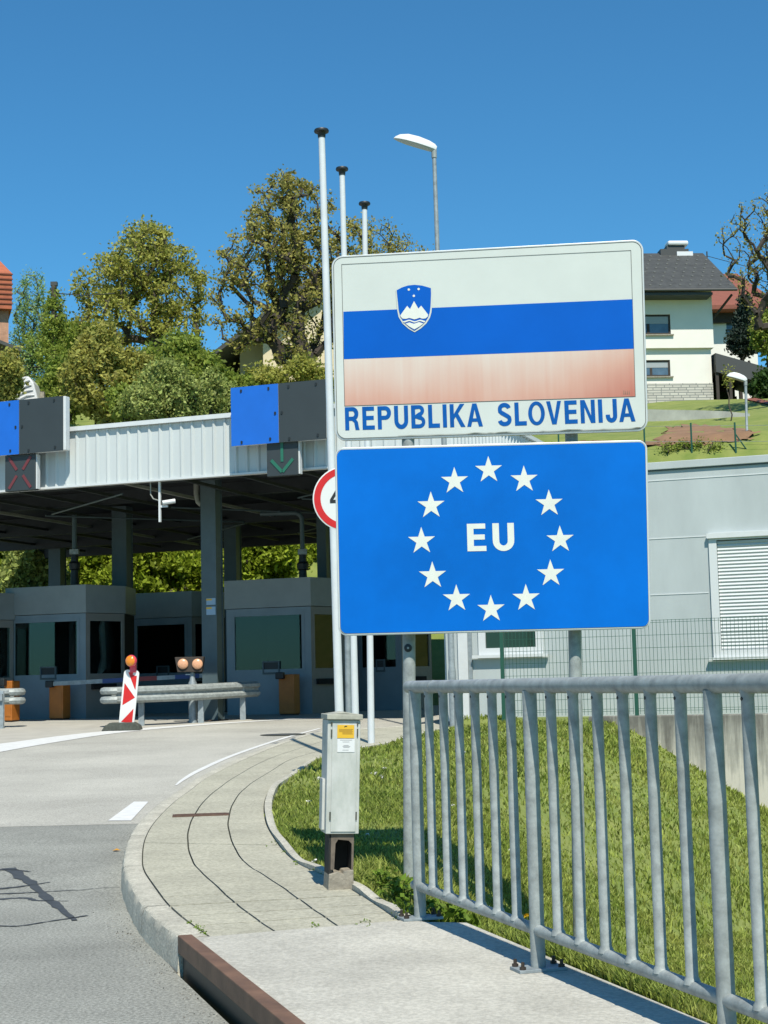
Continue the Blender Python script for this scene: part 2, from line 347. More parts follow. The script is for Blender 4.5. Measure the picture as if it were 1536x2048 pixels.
# ------------------------------------------------------------------ object helpers
def tag(o, label=None, cat=None, group=None, kind=None):
    if label: o['label'] = label
    if cat: o['category'] = cat
    if group: o['group'] = group
    if kind: o['kind'] = kind
    return o
def thing(name, label, cat, loc=(0, 0, 0), group=None):
    o = bpy.data.objects.new(name, None); COL.objects.link(o)
    o.empty_display_size = 0.2
    o.location = loc
    return tag(o, label, cat, group)
def wloc(o):
    v = Vector((0, 0, 0))
    while o is not None:
        v = v + o.location; o = o.parent
    return v
KIDS = {}
def link(o, parent):
    COL.objects.link(o)
    if parent is not None:
        o.parent = parent
        KIDS.setdefault(parent, []).append(o)
def copy_tree(o, parent=None, offset=None):
    c = o.copy(); link(c, parent)
    if offset is not None: c.location = o.location + Vector(offset)
    for ch in list(KIDS.get(o, [])):
        copy_tree(ch, c)
    return c
class MB:
    def __init__(s, T=None):
        s.v = []; s.f = []; s.mi = []; s.T = T
    def add(s, vs, fs, mi=0):
        n = len(s.v)
        T = s.T
        for p in vs:
            p = Vector(p)
            s.v.append(T @ p if T is not None else p)
        for f in fs:
            s.f.append([i + n for i in f]); s.mi.append(mi)
    def box(s, x0, x1, y0, y1, z0, z1, mi=0):
        vs = [(x0, y0, z0), (x1, y0, z0), (x1, y1, z0), (x0, y1, z0), (x0, y0, z1), (x1, y0, z1), (x1, y1, z1), (x0, y1, z1)]
        s.add(vs, [(0, 3, 2, 1), (4, 5, 6, 7), (0, 1, 5, 4), (1, 2, 6, 5), (2, 3, 7, 6), (3, 0, 4, 7)], mi)
    def tube(s, pts, r, n=10, mi=0, cap=True):
        pts = [Vector(p) for p in pts]
        rs = r if isinstance(r, (list, tuple)) else [r] * len(pts)
        d0 = (pts[1] - pts[0]).normalized()
        ref = Vector((0, 0, 1)) if abs(d0.z) < 0.9 else Vector((1, 0, 0))
        x = d0.cross(ref).normalized()
        vs = []
        for i, p in enumerate(pts):
            if i == 0: d = d0
            elif i == len(pts) - 1: d = (pts[i] - pts[i - 1]).normalized()
            else: d = ((pts[i] - pts[i - 1]).normalized() + (pts[i + 1] - pts[i]).normalized()).normalized()
            x = (x - d * x.dot(d)).normalized()
            y = d.cross(x)
            for k in range(n):
                a = 2 * math.pi * k / n
                vs.append(p + (x * math.cos(a) + y * math.sin(a)) * rs[i])
        fs = []
        for i in range(len(pts) - 1):
            for k in range(n):
                k2 = (k + 1) % n
                fs.append((i * n + k, i * n + k2, (i + 1) * n + k2, (i + 1) * n + k))
        if cap:
            fs.append(tuple(range(n - 1, -1, -1)))
            fs.append(tuple((len(pts) - 1) * n + k for k in range(n)))
        s.add(vs, fs, mi)
    def lathe(s, prof, c=(0, 0, 0), n=20, mi=0):
        vs = []; fs = []
        for (r, z) in prof:
            for k in range(n):
                a = 2 * math.pi * k / n
                vs.append((c[0] + r * math.cos(a), c[1] + r * math.sin(a), c[2] + z))
        for i in range(len(prof) - 1):
            for k in range(n):
                k2 = (k + 1) % n
                fs.append((i * n + k, i * n + k2, (i + 1) * n + k2, (i + 1) * n + k))
        fs.append(tuple(range(n - 1, -1, -1)))
        fs.append(tuple((len(prof) - 1) * n + k for k in range(n)))
        s.add(vs, fs, mi)
    def prism(s, poly, y0, y1, mi=0):
        """polygon in local XZ extruded along local Y"""
        n = len(poly)
        vs = [(p[0], y0, p[1]) for p in poly] + [(p[0], y1, p[1]) for p in poly]
        fs = [tuple(range(n)), tuple(range(2 * n - 1, n - 1, -1))]
        for i in range(n):
            j = (i + 1) % n
            fs.append((i, i + n, j + n, j))
        s.add(vs, fs, mi)
    def slab(s, poly, z0, z1, mi=0):
        """polygon in local XY between two heights (numbers or functions of x,y)"""
        n = len(poly)
        g = lambda z, p: z(p[0], p[1]) if callable(z) else z
        vs = [(p[0], p[1], g(z0, p)) for p in poly] + [(p[0], p[1], g(z1, p)) for p in poly]
        fs = [tuple(range(n - 1, -1, -1)), tuple(range(n, 2 * n))]
        for i in range(n):
            j = (i + 1) % n
            fs.append((i, j, j + n, i + n))
        s.add(vs, fs, mi)
    def film(s, loops, y, mi=0):
        """flat filled outline with holes in local XZ at local y"""
        pts = [p for l in loops for p in l]
        tris = tessellate_polygon([[Vector((p[0], p[1], 0)) for p in l] for l in loops])
        vs = [(p[0], y, p[1]) for p in pts]
        out = []
        for t in tris:
            a, b, c = [pts[i] for i in t]
            ar = (b[0] - a[0]) * (c[1] - a[1]) - (c[0] - a[0]) * (b[1] - a[1])
            if abs(ar) < 1e-12: continue
            out.append(tuple(t) if ar > 0 else tuple(reversed(t)))
        s.add(vs, out, mi)
    def wall(s, xs, zs, holes, th, y=0.0, mi=0):
        """wall in local XZ with rectangular openings given as cells (i, j)"""
        for i in range(len(xs) - 1):
            for j in range(len(zs) - 1):
                if (i, j) in holes: continue
                x0, x1, z0, z1 = xs[i], xs[i + 1], zs[j], zs[j + 1]
                s.add([(x0, y, z0), (x1, y, z0), (x1, y, z1), (x0, y, z1)], [(0, 1, 2, 3)], mi)
                s.add([(x0, y + th, z0), (x1, y + th, z0), (x1, y + th, z1), (x0, y + th, z1)], [(3, 2, 1, 0)], mi)
                for (di, dj, e) in ((-1, 0, ((x0, z0), (x0, z1))), (1, 0, ((x1, z1), (x1, z0))), (0, -1, ((x1, z0), (x0, z0))), (0, 1, ((x0, z1), (x1, z1)))):
                    ii, jj = i + di, j + dj
                    if (ii, jj) in holes or ii < 0 or jj < 0 or ii >= len(xs) - 1 or jj >= len(zs) - 1:
                        (a, b_) = e
                        s.add([(a[0], y, a[1]), (b_[0], y, b_[1]), (b_[0], y + th, b_[1]), (a[0], y + th, a[1])], [(0, 1, 2, 3)], mi)
    def build(s, name, mats, parent=None, smooth=False, bevel=0.0, fix=False):
        me = bpy.data.meshes.new(name)
        off = wloc(parent) if parent is not None else Vector((0, 0, 0))
        me.from_pydata([tuple(p - off) for p in s.v], [], s.f)
        if not isinstance(mats, (list, tuple)): mats = [mats]
        for mm in mats: me.materials.append(mm)
        if len(mats) > 1: me.polygons.foreach_set('material_index', s.mi)
        if smooth:
            me.polygons.foreach_set('use_smooth', [True] * len(me.polygons))
            me.set_sharp_from_angle(angle=R(40))
        if fix:
            bm = bmesh.new(); bm.from_mesh(me)
            bmesh.ops.recalc_face_normals(bm, faces=bm.faces)
            bm.to_mesh(me); bm.free()
        me.update()
        o = bpy.data.objects.new(name, me)
        link(o, parent)
        if bevel > 0:
            bv = o.modifiers.new('bevel', 'BEVEL'); bv.width = bevel; bv.segments = 2
            bv.limit_method = 'ANGLE'; bv.angle_limit = R(50)
        return o
def np_mesh(name, verts, nquad, per, mt, parent=None, off=None):
    """fast mesh from a numpy array: every `per` vertices are one face"""
    me = bpy.data.meshes.new(name)
    if off is not None: verts = verts - np.array(off)
    n = len(verts)
    me.vertices.add(n); me.vertices.foreach_set('co', verts.astype(np.float32).ravel())
    me.loops.add(n); me.loops.foreach_set('vertex_index', np.arange(n, dtype=np.int32))
    nf = n // per
    me.polygons.add(nf)
    me.polygons.foreach_set('loop_start', np.arange(0, n, per, dtype=np.int32))
    me.materials.append(mt)
    me.update(calc_edges=True)
    o = bpy.data.objects.new(name, me)
    link(o, parent)
    return o
def rrect(x0, x1, z0, z1, r, n=6):
    pts = []
    for (cx, cz, a0) in ((x1 - r, z0 + r, -90), (x1 - r, z1 - r, 0), (x0 + r, z1 - r, 90), (x0 + r, z0 + r, 180)):
        for k in range(n + 1):
            a = R(a0 + 90 * k / n)
            pts.append((cx + r * math.cos(a), cz + r * math.sin(a)))
    return pts

# ================================================================== THE SETTING
# pavement curves: kerb (road side) and inner edge, from pixels on the walk surface
def smooth_curve(pts, n):
    """Catmull-Rom through 2-D points"""
    P = [np.array(p, float) for p in pts]
    P = [2 * P[0] - P[1]] + P + [2 * P[-1] - P[-2]]
    out = []
    segs = len(P) - 3
    for k in range(n + 1):
        t = k / n * segs
        i = min(int(t), segs - 1); t -= i
        a, b, c, d = P[i:i + 4]
        out.append(0.5 * ((2 * b) + (-a + c) * t + (2 * a - 5 * b + 4 * c - d) * t * t + (-a + 3 * b - 3 * c + d) * t ** 3))
    return out
OUT_PX = [(357, 1876), (302, 1832), (271, 1795), (247, 1745), (245, 1715), (255, 1676), (276, 1642), (312, 1608), (354, 1580), (396, 1553), (469, 1517), (562, 1483), (640, 1463)]
outer = []
for (x, y) in OUT_PX:
    p = on_ground(x, y, 0.15); outer.append((p.x, p.y))
IN_PX = [(800, 1840), (748, 1806), (698, 1775), (640, 1746), (588, 1720), (552, 1681), (531, 1640), (531, 1598), (552, 1567), (599, 1538), (640, 1514)]
inner = []
for (x, y) in IN_PX:
    p = on_ground(x, y, 0.15); inner.append((p.x, p.y))
outer += [(-0.05, 26.0), (1.0, 27.2)]
inner += [(-0.15, 21.6), (0.35, 23.4), (0.9, 24.9), (1.7, 26.1)]
NS = 120
OC = smooth_curve(outer, NS); IC = smooth_curve(inner, NS)
oc_y = np.array([p[1] for p in OC]); oc_x = np.array([p[0] for p in OC])
ic_y = np.array([p[1] for p in IC]); ic_x = np.array([p[0] for p in IC])
# walkway deck (near): left and right edges are straight lines
ZP = Vector((0, 0, 1))
DL0 = np.array([OC[0][0], OC[0][1]])
q_ = on_plane(566, 2048, Vector((0, 0, 0.152)), ZP); DD = np.array([q_.x, q_.y]) - DL0; KL = -DD[0] / DD[1]; DD = DD / np.linalg.norm(DD)
q0_ = on_plane(935, 1845, Vector((0, 0, 0.152)), ZP); q1_ = on_plane(1200, 1955, Vector((0, 0, 0.152)), ZP)
KR = -(q1_.x - q0_.x) / (q1_.y - q0_.y)
DR0 = np.array([q0_.x, q0_.y])
def deck_left(Y): return DL0[0] + (DL0[1] - Y) * KL
def deck_right(Y): return DR0[0] + (DR0[1] - Y) * KR
def kerb_x(Y):
    if Y < DL0[1]: return deck_left(Y) - 0.02
    return float(np.interp(Y, oc_y, oc_x)) if Y < oc_y[-1] else 3.0
def edge_x(Y):
    if Y < 7.52: return deck_right(Y)
    return float(np.interp(Y, ic_y, ic_x)) if Y < ic_y[-1] else 3.0
PLAT = 0.66
B_FENCE = -3.2
def fb(X, Y): return X * FV.x + (Y - FO.y) * FV.y
def fa_(X, Y): return X * FU.x + (Y - FO.y) * FU.y
HILL_B = [13, 16, 23.4, 35, 50.5, 65, 90, 220]
HILL_Z = [0.62, 2.2, 8.6, 11.6, 14.6, 15.3, 15.5, 10]
def terrain(X, Y):
    b = fb(X, Y)
    if b > 13:
        h = float(np.interp(b, HILL_B, HILL_Z))
        h += 3.2 * min(1, max(0, (b - 18) / 18)) * min(1, max(0, (2 - X) / 9))
        return h + 0.18 * math.sin(X * 0.31 + 1.3) * math.sin(Y * 0.23) + 0.1 * math.sin(X * 0.83 + Y * 0.6)
    e = edge_x(Y)
    if X < e - (0.17 if Y < 7.5 else 0.02):
        return zr(Y) - 0.08
    if b > B_FENCE + 0.12 and X > 1.0:
        return PLAT
    z = zr(Y) + 0.13
    if Y > 16: z += (Y - 16) / 9 * 0.13 * min(1, max(0, (X - e) / 1.2))
    xb = max(0.06 + 3.25 * max(0.0, (Y - 11.0) / 13.0) ** 1.4, e + 0.12)
    if X > xb:
        s = (X - xb); t = min(1.0, max(0.0, (Y - 11) / 9))
        z -= (1.0 - 0.42 * t) * s * s / (s + 0.25) if s < 20 else 8
        z = max(z, -0.80 - 0.9 * t)
    z = max(z, -2.6)
    return z + 0.018 * math.sin(X * 3.1 + Y) * math.sin(Y * 2.3)
def ray_terrain(x, y, t0=20.0):
    d = ray(x, y)
    t = t0
    while t < 400:
        p = CAMP + d * t
        if p.z < terrain(p.x, p.y): break
        t += 0.5
    lo, hi = t - 0.5, t
    for _ in range(20):
        md = (lo + hi) / 2; p = CAMP + d * md
        if p.z < terrain(p.x, p.y): hi = md
        else: lo = md
    return CAMP + d * hi

# ground sheet
xs = np.unique(np.concatenate([np.arange(-320, -60, 20), np.arange(-60, -6, 3), np.arange(-6, -2.5, 0.5), np.arange(-2.5, 8, 0.16), np.arange(8, 40, 0.8), np.arange(40, 330, 20)]).round(3))
ys = np.unique(np.concatenate([np.arange(-60, 2, 6), np.arange(2, 29, 0.16), np.arange(29, 44, 0.8), np.arange(44, 110, 0.7), np.arange(110, 400, 20)]).round(3))
vs = [(x, y, terrain(x, y)) for y in ys for x in xs]
nx = len(xs)
fs = [(j * nx + i, j * nx + i + 1, (j + 1) * nx + i + 1, (j + 1) * nx + i) for j in range(len(ys) - 1) for i in range(nx - 1)]
g = MB(); g.v = [Vector(v) for v in vs]; g.f = fs; g.mi = [0] * len(fs)
tag(g.build('ground', M['grass_ground'], smooth=True), kind='structure')

# roads
def road_sheet(name, ylist, mt):
    mb = MB()
    rows = []
    for Y in ylist:
        xr = kerb_x(Y)
        if Y > 40: xr = min(xr, (12.6 - FV.y * (Y - FO.y)) / FV.x)
        rows.append([(x, Y, zr(Y)) for x in (-70, -30, -12, -6, -3.5, xr)])
    n = 6
    vs = [p for r_ in rows for p in r_]
    fs = [(j * n + i, j * n + i + 1, (j + 1) * n + i + 1, (j + 1) * n + i) for j in range(len(rows) - 1) for i in range(n - 1)]
    mb.add(vs, fs)
    return tag(mb.build(name, mt), kind='structure')
SEAM = 14.05
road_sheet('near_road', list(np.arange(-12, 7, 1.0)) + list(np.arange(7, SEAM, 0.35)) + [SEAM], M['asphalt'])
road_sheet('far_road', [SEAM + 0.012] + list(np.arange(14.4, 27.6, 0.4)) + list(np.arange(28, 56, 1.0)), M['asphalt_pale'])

def sheet_px(name, polys, dz, mt, kind='structure', thick=0.0):
    mb = MB()
    for poly in polys:
        pts = [on_ground(x, y, dz) for (x, y) in poly]
        mb.add(pts, [tuple(range(len(pts)))])
    o = mb.build(name, mt)
    bm = bmesh.new(); bm.from_mesh(o.data)
    for f in bm.faces:
        f.normal_update()
        if f.normal.z < 0: f.normal_flip()
    bm.to_mesh(o.data); bm.free()
    return tag(o, kind=kind)
# white paint: dash by the seam, edge line along kerb, island line
def band(pts, half, name, mt, dz=0.005, flat=None):
    """ribbon along ground points (x,y)"""
    P = [np.array(p) for p in pts]
    vs = []
    for i, p in enumerate(P):
        d = P[min(i + 1, len(P) - 1)] - P[max(i - 1, 0)]
        d = d / np.linalg.norm(d); nrm = np.array([-d[1], d[0]])
        h = half[i] if isinstance(half, (list, tuple)) else half
        for sg in (1, -1):
            q = p + nrm * h * sg
            vs.append((q[0], q[1], zr(q[1]) + dz))
    fs = [(2 * i + 1, 2 * i + 3, 2 * i + 2, 2 * i) for i in range(len(P) - 1)]
    mb = MB(); mb.add(vs, fs)
    return tag(mb.build(name, mt), kind='structure')
def gp(x, y):
    p = on_ground(x, y, 0); return (p.x, p.y)
sheet_px('lane_dash', [[(216, 1641), (262, 1641), (297, 1603), (268, 1603)]], 0.005, M['paint'])
# edge line hugging the kerb
ln2 = smooth_curve([gp(352, 1571), gp(367, 1559.5), gp(400, 1540.5), gp(469, 1510), gp(562, 1478.5), gp(640, 1457)], 24)
band(ln2, [0.012 + 0.03 * min(1, i / 10) for i in range(len(ln2))], 'edge_line', M['paint'])
isl = smooth_curve([gp(-260, 1536), gp(-80, 1508), gp(60, 1486), gp(208, 1466), gp(370, 1452), gp(540, 1441), gp(640, 1436)], 30)
band(isl, [0.62 - 0.5 * min(1, i / 26) for i in range(len(isl))], 'island_line', M['paint'], 0.006)
il = [(p[0] - 0.1, p[1] + 0.55 - 0.4 * min(1, i / 26)) for i, p in enumerate(isl)]
mb = MB()
top = [(p[0], p[1], zr(p[1]) + 0.004) for p in il]
back = [(p[0] - 1.2, 33.2 - 0.25 * k / len(il), zr(33) + 0.004) for k, p in enumerate(il)]
mb.add(top + back, [(i, i + 1, len(il) + i + 1, len(il) + i) for i in range(len(il) - 1) if top[i + 1][1] < back[i + 1][1] - 0.4])
tag(mb.build('traffic_island', M['island']), kind='structure')
# bitumen crack sealing on the near road
def crack(pxs, wd, name='crack_seal', seed=1):
    rng = random.Random(seed)
    mb = MB()
    P = [np.array(gp(x, y)) for (x, y) in pxs]
    P = smooth_curve(P, 24)
    vs = []
    for i, p in enumerate(P):
        d = P[min(i + 1, len(P) - 1)] - P[max(i - 1, 0)]
        d = d / np.linalg.norm(d); nrm = np.array([-d[1], d[0]])
        t = i / (len(P) - 1)
        h = (wd[0] * (1 - t) + wd[1] * t) * (0.8 + 0.4 * rng.random())
        for sg in (1, -1):
            q = p + nrm * h * sg * (0.6 + 0.8 * rng.random())
            vs.append((q[0], q[1], zr(q[1]) + 0.004))
    mb.add(vs, [(2 * i + 1, 2 * i + 3, 2 * i + 2, 2 * i) for i in range(len(P) - 1)])
    return tag(mb.build(name, M['tar']), kind='structure')
crack([(16, 1737), (52, 1760), (90, 1793), (120, 1818), (150, 1842)], (0.05, 0.016), seed=1)
for k, (ln_, wd) in enumerate([([(-10, 1740), (30, 1741), (60, 1744)], (0.03, 0.01)), ([(-10, 1779), (40, 1774), (100, 1765)], (0.03, 0.008)),
                               ([(-10, 1789), (60, 1786), (150, 1781)], (0.02, 0.006)), ([(-10, 1800), (50, 1797), (75, 1802), (138, 1803)], (0.035, 0.005)),
                               ([(-10, 1852), (35, 1853), (90, 1845), (176, 1832)], (0.012, 0.012)), ([(150, 1782), (200, 1777), (240, 1775)], (0.006, 0.004))]):
    crack(ln_, wd, seed=k + 5)

# pavement: kerb, slabs, inner edging
def walk_pt(i, s):
    """point on the pavement at station i, s metres from the outer edge as fraction"""
    a, b = OC[i], IC[i]
    return a + (b - a) * s
kb = MB(); rng = random.Random(3)
kw = 0.14
rows = []
for i in range(NS + 1):
    a, b = OC[i], IC[i]
    d = (b - a) / np.linalg.norm(b - a)
    z = zr(a[1]); j = 0.004 * math.sin(i * 1.7)
    prof = [(-0.012, -0.10), (0.0 + j, 0.105), (0.012, 0.140), (0.03, 0.150), (kw - 0.01, 0.151), (kw, 0.145), (kw, 0.05)]
    rows.append([(a[0] + d[0] * s, a[1] + d[1] * s, z + h) for (s, h) in prof])
n = 7
fs = []
for i in range(NS):
    for k in range(n - 1):
        fs.append((i * n + k, (i + 1) * n + k, (i + 1) * n + k + 1, i * n + k + 1))
kb.add([p for r_ in rows for p in r_], [tuple(reversed(f)) for f in fs])
kb.add(rows[0], [tuple(range(n))])
tag(kb.build('kerb', M['kerb'], smooth=True), kind='structure')
kj = MB()
for i in (13, 29, 44, 60):
    a, b = OC[i], IC[i]; d = (b - a) / np.linalg.norm(b - a); tn = np.array([-d[1], d[0]]) * 0.0035
    z = zr(a[1])
    for (s0, z0_, s1, z1_) in ((-0.006, 0.02, 0.0, 0.107), (-0.002, 0.107, 0.012, 0.1425), (0.012, 0.1425, 0.03, 0.1525), (0.03, 0.1525, kw - 0.01, 0.1535)):
        p0, p1 = a + d * s0, a + d * s1
        kj.add([(p0[0] - tn[0], p0[1] - tn[1], z + z0_), (p0[0] + tn[0], p0[1] + tn[1], z + z0_), (p1[0] + tn[0], p1[1] + tn[1], z + z1_), (p1[0] - tn[0], p1[1] - tn[1], z + z1_)], [(0, 1, 2, 3)])
tag(kj.build('kerb_joints', M['joint']), kind='structure')
# base sheet under the joints
jb = MB()
vs = []
for i in range(NS + 1):
    a, b = OC[i], IC[i]
    d = (b - a) / np.linalg.norm(b - a)
    for q in (a + d * (kw - 0.01), b + d * 0.05):
        vs.append((q[0], q[1], zr(q[1]) + 0.128))
jb.add(vs, [(2 * i, 2 * i + 1, 2 * i + 3, 2 * i + 2) for i in range(NS)])
tag(jb.build('pavement_bedding', M['joint']), kind='structure')
JOINTS = [0, 4, 8, 13, 17, 28, 34, 41, 50, 58, 66, 75, 84, 93, 102, 111, NS]
JW = {0: .004, 4: .006, 8: .005, 13: .026, 17: .004, 28: .005, 34: .005, 41: .012}  # widest gap is a joint broadened to draw the shadow of a low ledge
sl = MB()
for c in range(3):
    f0, f1 = c / 3, (c + 1) / 3
    for (i0, i1) in zip(JOINTS[:-1], JOINTS[1:]):
        vs = []
        for i in range(i0, i1 + 1):
            a, b = OC[i], IC[i]
            ln_ = np.linalg.norm(b - a); d = (b - a) / ln_
            wv = ln_ - kw
            wob = 0.0015 * math.sin(i * 0.9 + c * 2)
            s0 = kw + wv * f0 + 0.006 + (wob if c else 0.003); s1 = kw + wv * f1 - 0.006 + (0.0015 * math.sin(i * 0.9 + (c + 1) * 2) if c < 2 else 0)
            t = 0.0
            if i == i0: t = JW.get(i0, 0.004)
            if i == i1: t = -JW.get(i1, 0.004)
            tan = OC[min(i + 1, NS)] - OC[max(i - 1, 0)]
            tan = tan / np.linalg.norm(tan) * t
            for s_ in (s0, s1):
                q = a + d * s_ + tan
                vs.append((q[0], q[1], zr(q[1]) + 0.146 + 0.0015 * ((i0 * 7 + c * 3) % 3)))
        m_ = i1 - i0 + 1
        top_n = len(vs)
        vs2 = vs + [(p[0], p[1], p[2] - 0.05) for p in vs]
        fs = [(2 * k, 2 * k + 1, 2 * k + 3, 2 * k + 2) for k in range(m_ - 1)]
        for k in range(m_ - 1):
            fs.append((2 * k, 2 * k + 2, top_n + 2 * k + 2, top_n + 2 * k))
            fs.append((2 * k + 3, 2 * k + 1, top_n + 2 * k + 1, top_n + 2 * k + 3))
        fs.append((1, 0, top_n, top_n + 1)); fs.append((top_n - 2, top_n - 1, 2 * top_n - 1, 2 * top_n - 2))
        sl.add(vs2, fs)
tag(sl.build('pavement', M['slab'], fix=True), kind='structure')
ed = MB()
rows = []
for i in range(NS + 1):
    a, b = OC[i], IC[i]
    d = (b - a) / np.linalg.norm(b - a); z = zr(b[1])
    up = 0.022 + 0.008 * math.sin(i * 0.5)
    rows.append([(b[0] + d[0] * s, b[1] + d[1] * s, z + h) for (s, h) in ((0.004, 0.10), (0.004, 0.146 + up), (0.05, 0.15 + up), (0.065, 0.14 + up), (0.07, 0.0))])
n = 5
ed.add([p for r_ in rows for p in r_], [(i * n + k + 1, (i + 1) * n + k + 1, (i + 1) * n + k, i * n + k) for i in range(int(NS * .86)) for k in range(n - 1)])
tag(ed.build('pavement_edging', M['kerb'], smooth=True, fix=True), kind='structure')

# near walkway deck of pale concrete and its steel edge
DZ = 0.152
dk = MB()
pj0 = OC[0]; pj1 = IC[0]
dk.slab([(pj0[0] + 0.065, pj0[1] - 0.012), (deck_left(-3) + 0.065, -3), (deck_right(-3), -3), (DR0[0], DR0[1]), (0.17, 7.68), (pj1[0] + 0.02, pj1[1] - 0.012)], -0.25, DZ)
tag(dk.build('walkway', M['deck'], bevel=0.006, fix=True), kind='structure')
sb = thing('steel_edge_beam', 'brown painted steel beam edging the pale concrete walkway above the road', 'edge beam', (pj0[0], pj0[1], 0))
b1 = MB(frame(Vector((pj0[0], pj0[1], 0)), Vector((DD[0], DD[1], 0)), Vector((-DD[1], DD[0], 0))))
b1.box(0.0, 10.5, -0.004, 0.062, 0.082, 0.163)
b1.build('upper_flange', M['rust_beam'], sb, bevel=0.004)
b2 = MB(b1.T)
b2.box(0.01, 10.5, 0.018, 0.06, -0.05, 0.080)
b2.build('web', M['black_plastic'], sb)

# manhole and drain cover
def disc_on_ground(px, py, r, name, label, mt):
    p = on_ground(px, py, 0)
    t = thing(name, label, 'manhole cover', (p.x, p.y, zr(p.y)))
    mb = MB(); mb.lathe([(r + .06, 0.001), (r + .06, 0.008), (r + .01, 0.010), (r + .01, 0.006)], (p.x, p.y, zr(p.y)), 28); mb.build('rim', M['rubber'], t)
    mb = MB(); mb.lathe([(r, 0.001), (r, 0.012), (r * .7, 0.012), (r * .68, 0.016), (r * .3, 0.016), (r * .28, 0.012), (0.01, 0.012)], (p.x, p.y, zr(p.y)), 28); mb.build('lid', mt, t)
disc_on_ground(566, 1469.5, 0.33, 'manhole_cover', 'dark round manhole cover in the pale road beside the kerb', M['tar'])
pa, pb = on_ground(345, 1632, 0.15), on_ground(458, 1628, 0.15)
dd = (pb - pa); dd.z = 0; dl = dd.length; dd.normalize()
dt = thing('drain_plate', 'long narrow rusty steel plate let into the curved pavement', 'drain cover', ((pa.x + pb.x) / 2, (pa.y + pb.y) / 2, zr(pa.y) + .15))
mb = MB(frame(Vector((pa.x, pa.y, zr(pa.y))), dd, Vector((-dd.y, dd.x, 0))))
mb.box(0, dl, -0.10, 0.10, 0.145, 0.156); mb.build('plate', M['rust'], dt, bevel=0.003)
mb = MB(mb.T); mb.box(0.02, dl - 0.02, -0.075, -0.055, 0.1555, 0.159); mb.box(0.02, dl - 0.02, 0.055, 0.075, 0.1555, 0.159); mb.build('rib', M['rust'], dt)

# ================================================================== BORDER STATION CANOPY
def Fm(a, b, z=0.0): return FO + FU * a + FV * b + Vector((0, 0, z))
aR, _ = fab(902, 900, 0.0)
aL = -16.0
ZB, ZT = 5.29, 6.42
DEPTH = 14.0
can = thing('canopy', 'long flat station canopy with white ribbed fascia over the checkpoint lanes', 'canopy', Fm(-4, 0, zr(33)))
# corrugated fascia: front and right side
def corrugated(mb, length, z0, z1, flip=False):
    xs_ = []; k = 0.0
    pitch = 0.232
    while k < length:
        for (dx, dy) in ((0.0, 0.0), (0.03, -0.035), (0.055, -0.035), (0.085, 0.0)):
            xs_.append((k + dx, dy))
        k += pitch
    xs_.append((length, 0.0))
    vs = []
    for (x, y) in xs_:
        vs.append((x, y, z0)); vs.append((x, y, z1))
    mb.add(vs, [(2 * i, 2 * i + 2, 2 * i + 3, 2 * i + 1) for i in range(len(xs_) - 1)])
mb = MB(FM @ Matrix.Translation((aL, 0, 0))); corrugated(mb, aR - aL, ZB, ZT - 0.06)
mb.T = frame(Fm(aR, 0), FV, -FU); corrugated(mb, DEPTH, ZB, ZT - 0.06)
mb.build('fascia', M['fascia'], can)
mb = MB(FM)
mb.box(aL, aR + 0.09, -0.09, 0.12, ZT - 0.055, ZT + 0.03); mb.box(aR - 0.12, aR + 0.09, 0.121, DEPTH, ZT - 0.055, ZT + 0.03)
mb.box(aL, aR + 0.05, -0.055, 0.10, ZB - 0.04, ZB - 0.001); mb.box(aR - 0.10, aR + 0.05, 0.101, DEPTH, ZB - 0.04, ZB - 0.001)
mb.build('edge_trim', M['trim'], can)
mb = MB(FM); mb.box(aL, aR - 0.05, 0.13, DEPTH, ZT - 0.35, ZT - 0.06); mb.build('roof_deck', M['galv_dull'], can)
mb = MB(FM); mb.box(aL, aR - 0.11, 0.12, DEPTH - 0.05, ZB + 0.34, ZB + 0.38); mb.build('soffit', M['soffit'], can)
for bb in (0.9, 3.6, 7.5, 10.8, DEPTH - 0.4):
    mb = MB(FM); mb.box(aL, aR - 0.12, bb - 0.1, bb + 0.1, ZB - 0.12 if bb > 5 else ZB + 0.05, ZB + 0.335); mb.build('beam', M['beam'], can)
for k in range(13):
    a_ = aR - 0.6 - k * 1.25
    mb = MB(FM); mb.box(a_ - 0.035, a_ + 0.035, 0.3, DEPTH - 0.6, ZB - 0.02, ZB + 0.04); mb.build('purlin', M['purlin'] if k % 4 == 1 else M['beam'], can)
# thin diagonal tie rods
for k, (a0, b0, a1, b1_) in enumerate([(-9.5, 3.7, -6.3, 7.4), (-6.3, 3.7, -3.2, 7.4), (-3.2, 3.7, 0.2, 7.4), (-6.3, 7.6, -9.5, 10.7), (-3.2, 7.6, -6.3, 10.7), (-6.0, 1.0, -9.2, 3.5), (-0.2, 1.0, -3.2, 3.5)]):
    mb = MB(); mb.tube([Fm(a0, b0, ZB - 0.1), Fm(a1, b1_, ZB - 0.1)], 0.02, 6); mb.build('tie_rod', M['column'], can)
